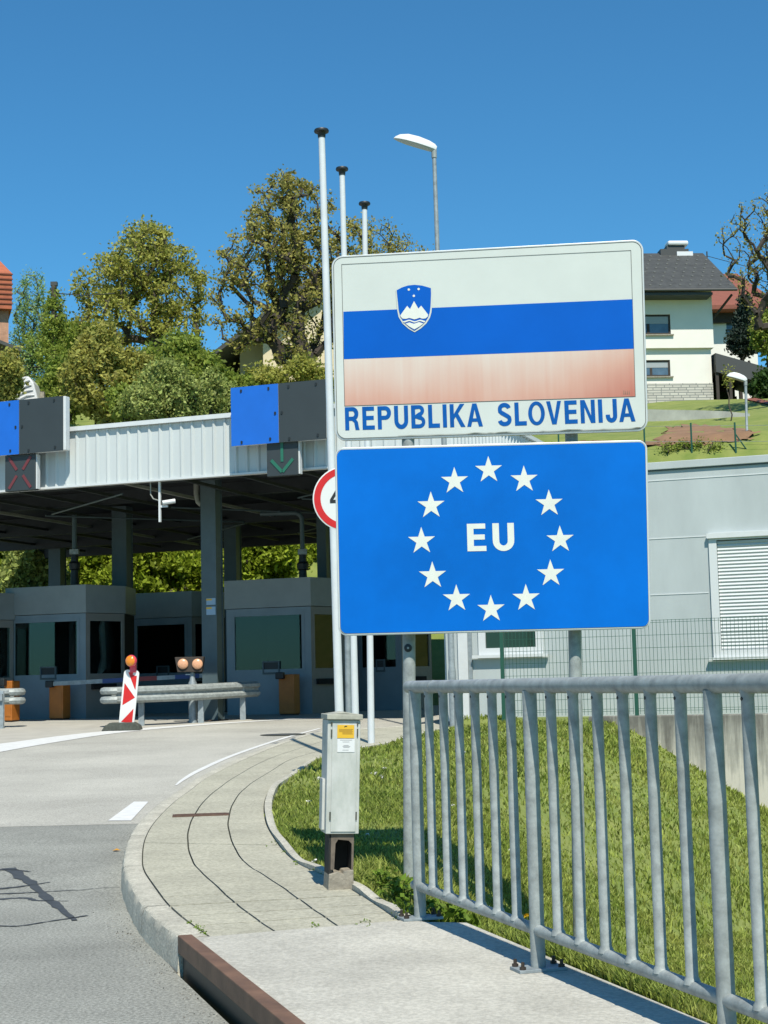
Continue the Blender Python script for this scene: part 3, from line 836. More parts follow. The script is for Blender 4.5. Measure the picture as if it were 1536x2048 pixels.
# columns
def column_at(px, Y, wpx, nm='column', extra=False):
    hw = wpx / F * Y / 2
    p = at_y(px, 1300, Y)
    T = frame(Vector((p.x, p.y, 0)), FU, FV)
    mb = MB(T)
    zt = ZB + 0.3; z0 = zr(Y)
    mb.box(-hw, hw, -0.16, -0.145, z0, zt); mb.box(-hw, hw, 0.145, 0.16, z0, zt); mb.box(-hw + 0.02, hw - 0.02, -0.144, 0.144, z0, zt)
    c = mb.build(nm, M['column'], can)
    mb = MB(T); mb.box(-hw - 0.06, hw + 0.06, -0.22, 0.22, z0, z0 + 0.02); mb.build('base_plate', M['rust'], c)
    return T, hw
Tc, hwc = column_at(426, 32.7, 33)
column_at(246, 37.5, 33)
column_at(115, 44, 27)
column_at(468, 39.5, 27)
column_at(652, 37.0, 20)
column_at(-60, 34, 36)
column_at(790, 41, 26)
# downpipe elbow at the front column
mb = MB(Tc); mb.tube([(-hwc - 0.12, -0.1, ZB + 0.2), (-hwc - 0.12, -0.1, ZB - 0.02), (-hwc - 0.08, -0.1, ZB - 0.18), (-hwc - 0.0, -0.1, ZB - 0.25)], 0.06, 10)
mb.build('drain_elbow', M['purlin'], can, smooth=True)
nt_ = thing('column_notice', 'pair of small blue and white notices on the front canopy column', 'notice', Tc @ Vector((0, -0.17, 3)))
for k, (y0, y1) in enumerate(((1196, 1210), (1213, 1230))):
    p0 = on_plane(413, y1, Tc @ Vector((0, -0.165, 0)), FV); p1 = on_plane(431, y0, Tc @ Vector((0, -0.165, 0)), FV)
    la = (p0 - Tc.translation).dot(FU); lb = (p1 - Tc.translation).dot(FU)
    mb = MB(Tc); mb.box(la, lb, -0.170, -0.163, p0.z, p1.z); s_ = mb.build('sheet', mat('pale_blue_notice', (0.32, 0.46, 0.60), 0.5), nt_)
    mb = MB(Tc); mb.box(la, la + (lb - la) * .6, -0.173, -0.1705, p1.z - 0.045, p1.z - 0.01); mb.build('yellow_strip', M['yellow'], s_)

# sign boxes on the fascia
def sign_box(x0, xm, x1, yt, yb, label, nbolts, lead):
    BB = -0.42
    a0, _ = fab(x0, (yt + yb) / 2, BB); am, _ = fab(xm, (yt + yb) / 2, BB); a1, _ = fab(x1, (yt + yb) / 2, BB)
    _, z1 = fab(xm, yt, BB); _, z0 = fab(xm, yb, BB)
    t = thing('lane_sign_box', label, 'sign box', Fm(am, BB, z0), 'blue and grey sign boxes on the canopy fascia')
    mb = MB(FM); mb.box(a0 + 0.004, a1 + 0.05, BB + 0.012, BB + 0.17, z0 + 0.01, z1 - 0.005); mb.build('casing', M['trim'], t, bevel=0.01)
    for ax_ in (a0 + 0.2, am, a1 - 0.15):
        mb = MB(FM); mb.box(ax_ - 0.03, ax_ + 0.03, BB + 0.171, 0.0, z0 + 0.15, z0 + 0.22); mb.build('bracket', M['galv_dull'], t)
    mb = MB(FM); mb.box(a0, am - 0.004, BB, BB + 0.01, z0, z1); p1 = mb.build('blue_panel', M['bsign_blue'], t)
    mb = MB(FM); mb.box(am + 0.004, a1, BB, BB + 0.01, z0, z1); p2 = mb.build('grey_panel', M['bsign_dark'], t)
    for (pn, xa, xb) in ((p1, a0, am), (p2, am, a1)):
        for (fx, fz) in ((0.22, 0.93), (0.8, 0.93), (0.22, 0.05), (0.82, 0.07), (0.93 if pn is p1 else 0.07, 0.5)):
            c = (xa + (xb - xa) * fx, z0 + (z1 - z0) * fz)
            q = MB(FM); q.prism(rrect(c[0] - 0.018, c[0] + 0.018, c[1] - 0.028, c[1] + 0.028, 0.01, 3), BB - 0.014, BB - 0.0005)
            q.build('bolt', M['black_plastic'], pn)
    return t
sign_box(462, 557, 652, 767, 885, 'blue and dark grey sign box standing above the canopy fascia beside the tallest flagpole', 5, 0)
sign_box(-56, 38, 126, 800, 908, 'blue and dark grey sign box cut off by the left edge of the picture', 5, 0)
# lane signals
def lane_signal(x0, x1, yt, yb, kind, label):
    BB = -0.34
    a0, z1 = fab(x0, yt, BB); a1, z0 = fab(x1, yb, BB)
    t = thing('lane_signal', label, 'lane signal', Fm((a0 + a1) / 2, BB, z0), 'lane signals hanging on the canopy fascia')
    mb = MB(FM); mb.box(a0, a1, BB, BB + 0.14, z0, z1); mb.build('housing', M['bsign_dark'], t, bevel=0.008)
    mb = MB(FM); mb.box(a1 + 0.002, a1 + 0.03, BB + 0.03, BB + 0.14, z0 + 0.02, z1 - 0.01); mb.build('side_plate', M['trim'], t)
    mb = MB(FM); mb.box((a0 + a1) / 2 - 0.04, (a0 + a1) / 2 + 0.04, BB + 0.141, 0.0, z0 + 0.25, z0 + 0.33); mb.build('bracket', M['galv_dull'], t)
    cx, cz, h = (a0 + a1) / 2, (z0 + z1) / 2, (z1 - z0) / 2
    def bar(p, q, w_, nm, mt):
        p = np.array(p); q = np.array(q); d = (q - p) / np.linalg.norm(q - p); nn = np.array([-d[1], d[0]]) * w_
        mbb = MB(FM); mbb.prism([tuple(p + nn), tuple(p - nn), tuple(q - nn), tuple(q + nn)], BB - 0.012, BB - 0.001)
        mbb.build(nm, mt, t, fix=True)
    if kind == 'x':
        for sx in (-1, 1):
            for sz in (-1, 1):
                bar((cx + sx * 0.07, cz + sz * h * 0.16), (cx + sx * 0.25, cz + sz * h * 0.86), 0.028, 'red_bar', M['sig_red'])
    else:
        bar((cx, cz + h * 0.95), (cx, cz - h * 0.20), 0.028, 'green_bar', M['sig_green'])
        bar((cx - 0.22, cz - h * 0.08), (cx - 0.005, cz - h * 0.78), 0.03, 'green_bar', M['sig_green'])
        bar((cx + 0.22, cz - h * 0.08), (cx + 0.005, cz - h * 0.78), 0.03, 'green_bar', M['sig_green'])
lane_signal(10, 70, 912, 979, 'x', 'square lane signal with a dull red cross on the canopy edge')
lane_signal(533, 596, 884, 949, 'v', 'square lane signal with a dull green down arrow on the canopy edge')

# camera bracket below the fascia
cb = thing('camera_bracket', 'thin pale bracket with a small camera hanging below the canopy edge', 'camera', Fm(fab(320, 975, .1)[0], .1, ZB))
a_, z_ = fab(320, 1044, 0.1)
mb = MB(FM); mb.box(a_ - 0.02, a_ + 0.02, 0.08, 0.12, z_, ZB - 0.042); mb.build('hanger', M['trim'], cb)
mb = MB(FM); mb.box(a_ + 0.021, a_ + 0.17, 0.08, 0.12, z_ + 0.28, z_ + 0.32); mb.build('arm', M['trim'], cb)
mb = MB(FM); mb.tube([(a_ + 0.10, 0.02, z_ + 0.36), (a_ + 0.30, 0.16, z_ + 0.40)], 0.045, 10); mb.build('camera_body', M['trim'], cb, smooth=True)
mb = MB(FM); mb.tube([(a_ - 0.02, 0.1, z_ + 0.42), (a_ - 0.14, 0.1, z_ + 0.46), (a_ - 0.2, 0.1, z_ + 0.55), (a_ - 0.2, 0.1, ZB - 0.042)], 0.013, 6); mb.build('cable', M['purlin'], cb)
# cable conduits from the soffit to the booths
def conduit(px, Y, elbow, label):
    p = at_y(px, 1100, Y)
    t = thing('cable_conduit', label, 'conduit', (p.x, p.y, 3.6), 'cable conduits between canopy and booths')
    zc = at_y(px, 1104, Y).z; zbm = at_y(px, 1172, Y).z
    pts = [(p.x, p.y, zc), (p.x, p.y, ZB - 0.15), (p.x, p.y, ZB + 0.0)]
    if elbow:
        pts = [(p.x, p.y, zc), (p.x, p.y, ZB - 0.28), (p.x - 0.05, p.y, ZB - 0.19), (p.x - 0.14, p.y, ZB - 0.15), (p.x - 0.95, p.y + 0.2, ZB - 0.13)]
    mb = MB(); mb.tube(pts, 0.055, 10); mb.build('pipe', M['column'], t, smooth=True)
    mb = MB(); mb.box(p.x - 0.1, p.x + 0.1, p.y - 0.08, p.y + 0.08, zc - 0.06, zc + 0.06); mb.build('clamp_box', M['galv'], t)
    mb = MB(); mb.lathe([(0.09, zbm - 0.05), (0.10, zbm + 0.1), (0.085, zc - 0.42), (0.12, zc - 0.40), (0.14, zc - 0.27), (0.09, zc - 0.22), (0.08, zc - 0.062)], (p.x, p.y, 0), 12); mb.build('black_sleeve', M['black_plastic'], t, smooth=True)
conduit(149, 36.2, False, 'dark conduit dropping from the soffit onto the left booth roof')
conduit(605, 35.6, True, 'dark elbowed conduit dropping from the soffit onto the right booth roof')

# ------------------------------------------------------------------ booths
BFH = 1.1
def booth(cx, cbase, Yc, wpx0, ztop_px, label, full=True, jacket=False):
    """front-right corner at pixel cx, ground at depth Yc; wpx0 = pixel of the front-left corner"""
    C = at_y(cx, cbase, Yc); z0 = zr(Yc)
    zt = at_y(cx, ztop_px, Yc).z
    Lp = on_plane(wpx0, cbase, C, FV)
    W = (C - Lp).dot(FU)
    t = thing('booth', label, 'booth', (C.x, C.y, z0), 'checkpoint booths under the canopy')
    T = frame(Vector((C.x, C.y, 0)) - FU * W, FU, FV)
    sx, sy = 0.36, BFH
    S = math.hypot(sx, sy)
    zsill = z0 + 0.92 * (zt - z0) * 0.33 + 0.0
    zsill = z0 + 0.315 * (zt - z0); zhead = z0 + 0.745 * (zt - z0); zband = z0 + 0.785 * (zt - z0)
    wl, wr = 0.075 * W, 0.915 * W
    # front wall with opening
    mb = MB(T); mb.wall([0, wl, wr, W], [z0, zsill, zhead, zband], {(1, 1)}, 0.06); mb.build('front_wall', M['booth'], t)
    # right side wall (angled) with opening
    us = (FU * sx + FV * sy).normalized(); vsd = Vector((-us.y, us.x, 0))
    Ts = frame(Vector((C.x, C.y, 0)), us, vsd)
    mb = MB(Ts); mb.wall([0.003, 0.09, S - 0.06, S], [z0, zsill, zhead, zband], {(1, 1)}, 0.06); mb.build('side_wall', M['booth_side'], t)
    # hidden walls: left side, back
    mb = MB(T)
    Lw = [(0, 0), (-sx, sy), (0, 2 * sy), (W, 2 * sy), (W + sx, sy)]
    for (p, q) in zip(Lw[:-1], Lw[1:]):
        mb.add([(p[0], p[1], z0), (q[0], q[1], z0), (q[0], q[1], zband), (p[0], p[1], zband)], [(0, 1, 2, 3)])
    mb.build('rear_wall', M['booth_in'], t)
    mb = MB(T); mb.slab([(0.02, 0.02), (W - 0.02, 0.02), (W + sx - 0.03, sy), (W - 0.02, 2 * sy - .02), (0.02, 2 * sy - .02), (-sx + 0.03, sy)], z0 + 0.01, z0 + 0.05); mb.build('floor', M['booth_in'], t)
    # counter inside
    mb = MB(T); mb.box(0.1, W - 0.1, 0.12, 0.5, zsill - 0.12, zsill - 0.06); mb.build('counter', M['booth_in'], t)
    # top band and roof
    e = 0.03
    mb = MB(T); mb.slab([(-e, -e), (W + e * 0.7, -e), (W + sx + e, sy), (W + e, 2 * sy + e), (-e, 2 * sy + e), (-sx - e, sy)], zband + 0.012, zt); mb.build('roof_band', M['booth_top'], t)
    # window frames and panes
    fw = 0.05
    mb = MB(T); mb.wall([wl - 0.02, wl + fw, wr - fw, wr + 0.02], [zsill - 0.02, zsill + fw, zhead - fw, zhead + 0.02], {(1, 1)}, 0.03, y=-0.008)
    wf = mb.build('window', M['booth'], t)
    mb = MB(T); mb.box(wl + fw, wr - fw, 0.02, 0.026, zsill + fw, zhead - fw); mb.build('pane', M['glass'], wf)
    # service hatch
    hx0, hx1 = wl + (wr - wl) * 0.42, wl + (wr - wl) * 0.66
    mb = MB(T); mb.wall([hx0, hx0 + 0.03, hx1 - 0.03, hx1], [zsill - 0.06, zsill - 0.03, zsill + 0.2, zsill + 0.23], {(1, 1)}, 0.05, y=-0.025); hh = mb.build('service_hatch', M['column'], t)
    mb = MB(T); mb.box(hx0 + 0.03, hx1 - 0.03, 0.0, 0.012, zsill - 0.03, zsill + 0.2); mb.build('hatch_recess', M['black_plastic'], hh)
    mb = MB(Ts); mb.wall([0.07, 0.07 + fw, S - 0.04 - fw, S - 0.04], [zsill - 0.02, zsill + fw, zhead - fw, zhead + 0.02], {(1, 1)}, 0.03, y=-0.008)
    wf = mb.build('window', M['booth_side'], t)
    mb = MB(Ts); mb.box(0.07 + fw, S - 0.04 - fw, 0.02, 0.026, zsill + fw, zhead - fw); mb.build('pane', M['glass'], wf)
    mb = MB(Ts); mb.box(0.15, 0.85, -0.07, -0.002, zsill - 0.30, zsill - 0.18); mb.build('grab_rail', M['booth_in'], t)
    return T, Ts, z0, zt, W, t
T1, Ts1, bz, bt, bW, bth1 = booth(172, 1434, 35.2, 14, 1169, 'left grey booth with a jacket hanging in its side window')
T2, Ts2, _, _, _, bth2 = booth(625, 1428, 34.7, 455, 1154, 'grey booth behind the right end of the crash barrier')
booth(385, 1424, 39.2, 262, 1182, 'farther grey booth seen between the two nearer booths')
booth(-58, 1440, 34.9, -215, 1184, 'grey booth almost cut off by the left edge')
booth(806, 1422, 36.5, 716, 1160, 'dark booth seen under the blue star panel beside the flagpoles')
# jacket behind the side window of the left booth
jk = thing('hanging_jacket', 'grey jacket hanging behind the side window of the left booth', 'jacket', Ts1 @ Vector((0.65, 0.1, 1.4)))
zj = [at_y(222, y, 35.7).z for y in (1233, 1255, 1290, 1316, 1352)]
prof = [(0.40, zj[4]), (0.53, zj[3]), (0.50, zj[2]), (0.47, zj[1]), (0.56, zj[0]), (0.72, zj[0] + 0.02), (0.84, zj[1]), (0.93, zj[2]), (0.91, zj[3] - .02), (0.82, zj[3] - 0.05), (0.80, zj[4] - 0.02), (0.74, zj[4] + 0.02), (0.68, zj[4] + .2), (0.55, zj[4] + 0.08)]
mb = MB(Ts1); mb.prism(prof, 0.035, 0.12); mb.build('body', M['jacket'], jk, bevel=0.03, fix=True)
mb = MB(Ts1); mb.box(0.76, 0.90, 0.028, 0.034, zj[2] - 0.02, zj[2] + 0.02); mb.build('pale_band', M['paper'], jk)
mb = MB(Ts1); mb.tube([(0.64, 0.11, zj[0] + 0.02), (0.64, 0.11, zj[0] + 0.12)], 0.012, 6); mb.build('hook', M['galv'], jk)

# ------------------------------------------------------------------ barriers
def boom(px0, px1, yt, yb, Yc, label, arm):
    p0 = at_y(px0, yb, Yc); p1 = at_y(px1, yb, Yc)
    z0 = zr(Yc); zt = at_y(px0, yt, Yc).z
    t = thing('boom_barrier', label, 'barrier', (p0.x, p0.y, z0), 'orange boom barrier housings by the booths')
    T = frame(Vector((p0.x, p0.y, 0)), FU, FV)
    Wd = (p1 - p0).dot(FU)
    mb = MB(T); mb.box(0, Wd, 0, 0.32, z0 + 0.03, zt); h = mb.build('housing', M['orange'], t, bevel=0.015)
    mb = MB(T); mb.box(0.03, Wd - 0.03, -0.008, -0.001, z0 + 0.12, zt - 0.15); mb.build('door', M['orange'], h)
    mb = MB(T); mb.box(0.02, Wd - 0.02, 0.02, 0.30, z0, z0 + 0.03); mb.build('plinth', M['dark_steel'], t)
    mb = MB(T); mb.box(-0.02, Wd * 0.45, -0.14, -0.009, zt - 0.10, zt + 0.05); mb.build('hinge', M['black_plastic'], t, bevel=0.02)
    if arm:
        q0 = T @ Vector((Wd * 0.4, -0.07, zt - 0.02)); q1 = at_y(arm[0], arm[1], Yc - 0.2)
        d = (q1 - q0).normalized(); 
        Ta = frame(q0, d, Vector((-d.y, d.x, 0)).normalized(), Vector((-d.x * d.z, -d.y * d.z, d.x * d.x + d.y * d.y)).normalized())
        Ln = (q1 - q0).length
        mb = MB(Ta); mb.box(0, Ln, -0.02, 0.02, -0.045, 0.045); am = mb.build('arm', M['galv_dull'], t)
        k = Ln * 0.33; i = 0
        while k < Ln:
            mb = MB(Ta); mb.box(k, min(Ln, k + Ln * 0.16), -0.023, 0.023, -0.048, 0.048)
            mb.build('arm_band', mat('dull_blue_band', (0.02, 0.06, 0.22), 0.6) if i % 2 == 0 else mat('dull_red_band', (0.25, 0.03, 0.03), 0.6), am); k += Ln * 0.2 if i % 2 == 0 else Ln * 0.28; i += 1
boom(98, 132, 1366, 1435, 34.75, 'orange barrier housing before the left booth with its arm lowered', (408, 1351))
boom(558, 594, 1349, 1428, 34.3, 'orange barrier housing before the right booth without a visible arm', None)
boom(8, 27, 1362, 1438, 34.2, 'orange barrier housing at the left edge of the picture', None)

# ------------------------------------------------------------------ crash barriers
def crash_barrier(pts, posts, ends, label):
    """pts: ground polyline (x, y) of the beam line"""
    P = [np.array(p) for p in pts]
    t = thing('crash_barrier', label, 'crash barrier', (P[0][0], P[0][1], zr(P[0][1])), 'galvanised crash barriers before the booths')
    prof = [(0.0, 0.0), (-0.075, 0.045), (-0.082, 0.10), (-0.02, 0.145), (-0.02, 0.175), (-0.082, 0.22), (-0.075, 0.275), (0.0, 0.32)]
    def beam(side):
        mb = MB(); rows = []
        n_ = len(P)
        for i, p in enumerate(P):
            d = P[min(i + 1, n_ - 1)] - P[max(i - 1, 0)]; d = d / np.linalg.norm(d)
            nn = np.array([d[1], -d[0]]) * side   # toward camera for side = 1
            zb = zr(p[1]) + 0.46
            rows.append([(p[0] + nn[0] * (0.12 - o_), p[1] + nn[1] * (0.12 - o_), zb + h) for (o_, h) in prof] )
        k = len(prof)
        inner_ = [[(q[0], q[1] + 0.004, q[2]) for q in r_] for r_ in rows]
        fs = [(i * k + j, (i + 1) * k + j, (i + 1) * k + j + 1, i * k + j + 1) for i in range(n_ - 1) for j in range(k - 1)]
        mb.add([q for r_ in rows for q in r_], fs)
        return mb.build('beam', M['galv'], t, smooth=True)
    beam(1); beam(-1)
    for en in ends:
        p = P[0] if en == 0 else P[-1]
        q = P[1] if en == 0 else P[-2]
        d = (p - q) / np.linalg.norm(p - q)
        for h in (0.075, 0.245):
            mb = MB(); z = zr(p[1]) + 0.46 + h
            nn = np.array([d[1], -d[0]])
            a_pts = []
            for k in range(9):
                a = -math.pi / 2 + math.pi * k / 8
                a_pts.append((p[0] + d[0] * 0.20 * math.cos(a) + nn[0] * 0.19 * math.sin(a), p[1] + d[1] * 0.20 * math.cos(a) + nn[1] * 0.19 * math.sin(a), z))
            mb.tube(a_pts, 0.075, 8); mb.build('end_nose', M['galv'], t, smooth=True)
    for (x, y) in posts:
        mb = MB(); z = zr(y)
        mb.box(x - 0.055, x + 0.055, y - 0.05, y - 0.042, z - 0.1, z + 0.74); mb.box(x - 0.055, x + 0.055, y + 0.042, y + 0.05, z - 0.1, z + 0.74); mb.box(x - 0.004, x + 0.004, y - 0.0415, y + 0.0415, z - 0.1, z + 0.74)
        po = mb.build('post', M['galv_dull'], t)
        mb = MB(); mb.box(x - 0.05, x + 0.05, y - 0.12, y - 0.051, z + 0.55, z + 0.68); mb.build('spacer', M['galv_dull'], po)
g0, g1, g2 = gp(228, 1455), gp(370, 1448), gp(508, 1438)
crash_barrier(smooth_curve([g0, g1, g2], 10), [gp(283, 1452), gp(402, 1446), gp(486, 1440)], [0], 'galvanised crash barrier behind the striped beacon board')
g3, g4 = gp(-300, 1462), gp(24, 1455)
crash_barrier(smooth_curve([g3, ((g3[0] + g4[0]) / 2, (g3[1] + g4[1]) / 2), g4], 6), [gp(2, 1457), gp(-120, 1459)], [1], 'end of a galvanised crash barrier cut off by the left edge')

# warning light on a post behind the barrier
p = at_y(386, 1448, 31.9); z0 = zr(31.9)
wl_ = thing('warning_light', 'two round amber warning lamps in a dark box on a grey post', 'warning light', (p.x, p.y, z0))
mb = MB(); mb.lathe([(0.085, z0 - 0.05), (0.085, z0 + 0.8), (0.055, z0 + 0.86), (0.05, z0 + 1.0)], (p.x, p.y, 0), 14); mb.build('post', M['galv_dull'], wl_, smooth=True)
c = at_y(380, 1329, 31.9)
zz = c.z
mb = MB(); mb.box(p.x - 0.02, p.x + 0.02, p.y - 0.02, p.y + 0.02, z0 + 1.0, zz - 0.12); mb.box(p.x - 0.14, p.x + 0.03, p.y - 0.03, p.y + 0.03, zz - 0.21, zz - 0.19); mb.build('bracket', M['trim'], wl_)
mb = MB(); hw, hh = 29 / F * 31.9, 15 / F * 31.9
mb.prism([(c.x - hw, zz + hh), (c.x - hw * 0.82, zz - hh), (c.x + hw * 0.86, zz - hh), (c.x + hw, zz + hh)], p.y - 0.12, p.y + 0.12)
hb = mb.build('lamp_box', M['wood_dark'], wl_, bevel=0.01, fix=True)
for px in (366, 395):
    q = at_y(px, 1328, 31.78)
    Tq = frame(Vector((q.x, p.y - 0.121, q.z)), Vector((1, 0, 0)), Vector((0, 0, 1)), Vector((0, -1, 0)))
    mb = MB(Tq); mb.lathe([(0.105, 0.0), (0.105, 0.03), (0.09, 0.045), (0.05, 0.06), (0.001, 0.064)], n=20); mb.build('lamp_lens', M['amber_pale'], wl_, smooth=True)

# striped beacon board
YB = 29.4
pc = on_ground(243, 1461, 0)
YB = pc.y
bb = thing('beacon_board', 'red and white striped beacon board with an amber lamp on a rubber foot', 'beacon', (pc.x, pc.y, zr(YB)))
PX = lambda x, y: at_y(x, y, YB)
fx0, fx1 = PX(206, 1460).x, PX(283, 1460).x
zf = zr(YB)
mb = MB(Matrix.Translation((0, YB, 0)))
mb.prism([(fx0, zf + 0.002), (fx1, zf + 0.002), (fx1 - 0.03, zf + 0.09), (fx1 - 0.13, zf + 0.15), (fx0 + 0.15, zf + 0.15), (fx0 + 0.05, zf + 0.08)], -0.19, 0.19)
fo = mb.build('foot', M['rubber'], bb, bevel=0.012, fix=True)
for k in range(5):
    xx = fx0 + 0.1 + k * (fx1 - fx0 - 0.2) / 4
    q = MB(Matrix.Translation((0, YB, 0))); q.box(xx - 0.03, xx + 0.03, -0.205, -0.16, zf + 0.006, zf + 0.11); q.build('foot_rib', M['rubber'], fo, bevel=0.01)
# board plane leaning slightly
bl, br_, tl, tr_ = PX(234, 1452), PX(268, 1452), PX(248, 1340), PX(277, 1340)
ux = Vector((1, 0, 0)); wz = ((tl + tr_) / 2 - (bl + br_) / 2); Hb = wz.length; wz.normalize()
Wb = 0.285
Tb = frame((bl + br_) / 2 + Vector((0.015, 0, 0)), Vector((wz.z, 0, -wz.x)), Vector((0, 1, 0)), wz)
mb = MB(Tb); mb.prism(rrect(-Wb / 2, Wb / 2, 0, Hb, 0.07), -0.02, 0.02); bd = mb.build('board', M['white_refl'], bb, fix=True)
e = Wb / 2 - 0.032
def rs(*pp): 
    mbb = MB(Tb); mbb.film([[(a * e, b_ * Hb) for (a, b_) in pp]], -0.023); mbb.build('red_stripe', M['red_refl'], bd)
rs((-0.55, 0.955), (0.25, 0.96), (0.25, 0.92), (0.62, 0.90), (0.95, 0.905), (0.95, 0.66), (0.85, 0.66))
rs((-1, 0.36), (1.0, 0.515), (-1, 0.76))
rs((-0.95, 0.065), (0.95, 0.065), (0.95, 0.32))
mb = MB(Tb); mb.box(-0.05, 0.05, 0.0, 0.06, Hb - 0.1, Hb + 0.02); mb.build('lamp_socket', M['pink'], bd)
pl = PX(266, 1322)
Tq = frame(Vector((pl.x, YB - 0.09, pl.z)), Vector((0.94, -0.34, 0)), Vector((0, 0, 1)), Vector((-0.34, -0.94, 0)))
lp = MB(Tq); lp.lathe([(0.06, 0.0), (0.105, 0.01), (0.115, 0.035), (0.105, 0.07), (0.1, 0.08)], n=20); lm = lp.build('lamp', M['pink'], bb, smooth=True)
lp = MB(Tq); lp.lathe([(0.098, 0.081), (0.08, 0.105), (0.04, 0.12), (0.001, 0.124)], n=20); lp.build('lens', M['amber'], lm, smooth=True)
lp = MB(); lp.box(pl.x - 0.05, pl.x + 0.06, YB - 0.07, YB + 0.05, PX(268, 1345).z, pl.z - 0.06); lp.build('battery_case', M['pink'], lm, bevel=0.015)

# ================================================================== GREY BUILDING
BW = -2.03
aB0, _ = fab(889, 1300, BW)
aB1 = aB0 + 11.0
_, zRoof = fab(1300, 926, BW)
bld = thing('station_building', 'pale grey flat roofed station building behind the green wire fence', 'building', Fm(aB0, BW, PLAT))
# openings: small dark window, shuttered window
w1a, w1z0 = fab(962, 1308, BW); w1b, _ = fab(1084, 1308, BW); _, w1z1 = fab(1020, 1130, BW)
w2a, w2z1 = fab(1421, 1070, BW); _, w2z0 = fab(1440, 1312, BW); w2b = w2a + 2.2
zj0 = PLAT - 0.05
xs_ = [aB0, w1a, w1b, w2a, w2b, aB1]
zs_ = sorted([zj0, w1z0, w2z0, w2z1, w1z1, zRoof - 0.14])
def cells(xr, zr0, zr1):
    return {(xr, j) for j in range(len(zs_) - 1) if zs_[j] >= zr0 - 1e-6 and zs_[j + 1] <= zr1 + 1e-6}
TB = FM @ Matrix.Translation((0, BW, 0))
mb = MB(TB); mb.wall(xs_, zs_, cells(1, w1z0, w1z1) | cells(3, w2z0, w2z1), 0.14)
mb.box(aB0 + 0.001, aB0 + 0.14, 0.141, 9, zj0, zRoof - 0.14); mb.box(aB1 - 0.14, aB1, 0.141, 9, zj0, zRoof - 0.14)
mb.box(aB0 + .141, aB1 - .141, 8.86, 9, zj0, zRoof - 0.14)
mb.build('wall', M['wall'], bld)
# dark joint lines between cladding panels: shallow proud cover strips
zz_ = [fab(1300, y, BW)[1] for y in (962, 1078, 1190)]
for z in zz_:
    mb = MB(TB)
    if not (w2z0 < z < w2z1): mb.box(aB0 + 0.02, aB1, -0.008, -0.0005, z - 0.008, z + 0.008)
    else: mb.box(aB0 + 0.02, w2a - 0.07, -0.008, -0.0005, z - 0.008, z + 0.008)
    mb.build('cladding_seam', M['trim'], bld)
mb = MB(TB); mb.box(aB0 - 0.04, aB1 + 0.04, -0.05, 9.05, zRoof - 0.12, zRoof); mb.build('roof_trim', M['wall'], bld, bevel=0.008)
mb = MB(TB); mb.box(aB0 - 0.02, aB1 + 0.02, -0.025, 9.02, zRoof - 0.137, zRoof - 0.1205); mb.build('roof_shadow_gap', M['column'], bld)
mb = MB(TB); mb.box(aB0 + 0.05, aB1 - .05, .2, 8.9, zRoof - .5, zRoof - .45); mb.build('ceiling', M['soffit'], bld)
# corner post, white pilaster and grey strip at the left end
a1_, _ = fab(919, 1350, BW); a2_, _ = fab(938, 1350, BW); a3_, _ = fab(946, 1350, BW)
mb = MB(TB); mb.box(a1_, a2_, -0.05, -0.001, zj0, zRoof - 0.14); mb.build('pilaster', M['trim'], bld)
mb = MB(TB); mb.box(a2_ + 0.002, a3_, -0.03, -0.001, zj0, zRoof - 0.14); mb.build('corner_strip', M['galv_dull'], bld)
def win_frame(a0, a1, z0, z1, dep):
    mb = MB(TB); f = 0.09
    mb.wall([a0 - 0.03, a0 + f, a1 - f, a1 + 0.03], [z0 - 0.02, z0 + f, z1 - f, z1 + 0.03], {(1, 1)}, 0.07, y=-0.04)
    return mb.build('window', M['frame_white'], bld)
wf = win_frame(w1a, w1b, w1z0, w1z1, 0)
mb = MB(TB); mb.box(w1a + 0.09, w1b - 0.09, 0.0, 0.02, w1z0 + 0.09, w1z1 - 0.09); mb.build('pane', M['win_dark'], wf)
mb = MB(TB); mb.box(w1a - 0.12, w1b + 0.12, -0.12, -0.041, w1z0 - 0.07, w1z0 - 0.021); mb.build('sill', M['trim'], wf)
wf = win_frame(w2a, w2b, w2z0, w2z1, 0)
mb = MB(TB)
z = w2z0 + 0.09; sh = 0.055
while z + sh < w2z1 - 0.1:
    mb.prism([(0, 0)], 0, 0) if False else None
    x0_, x1_ = w2a + 0.095, w2b - 0.095
    mb.add([(x0_, 0.02, z), (x1_, 0.02, z), (x1_, -0.002, z + sh * 0.45), (x0_, -0.002, z + sh * 0.45), (x1_, 0.012, z + sh * 0.95), (x0_, 0.012, z + sh * 0.95), (x1_, 0.02, z + sh), (x0_, 0.02, z + sh)],
           [(0, 1, 2, 3), (3, 2, 4, 5), (5, 4, 6, 7)])
    z += sh
mb.build('roller_shutter', M['shutter'], wf)
mb = MB(TB); mb.box(w2a - 0.05, w2b + 0.05, -0.09, -0.041, w2z1 - 0.06, w2z1 + 0.02); mb.build('hood', M['trim'], wf)
mb = MB(TB); mb.box(w2a - 0.1, w2b + 0.1, -0.11, -0.041, w2z0 - 0.06, w2z0 - 0.021); mb.build('sill', M['trim'], wf)

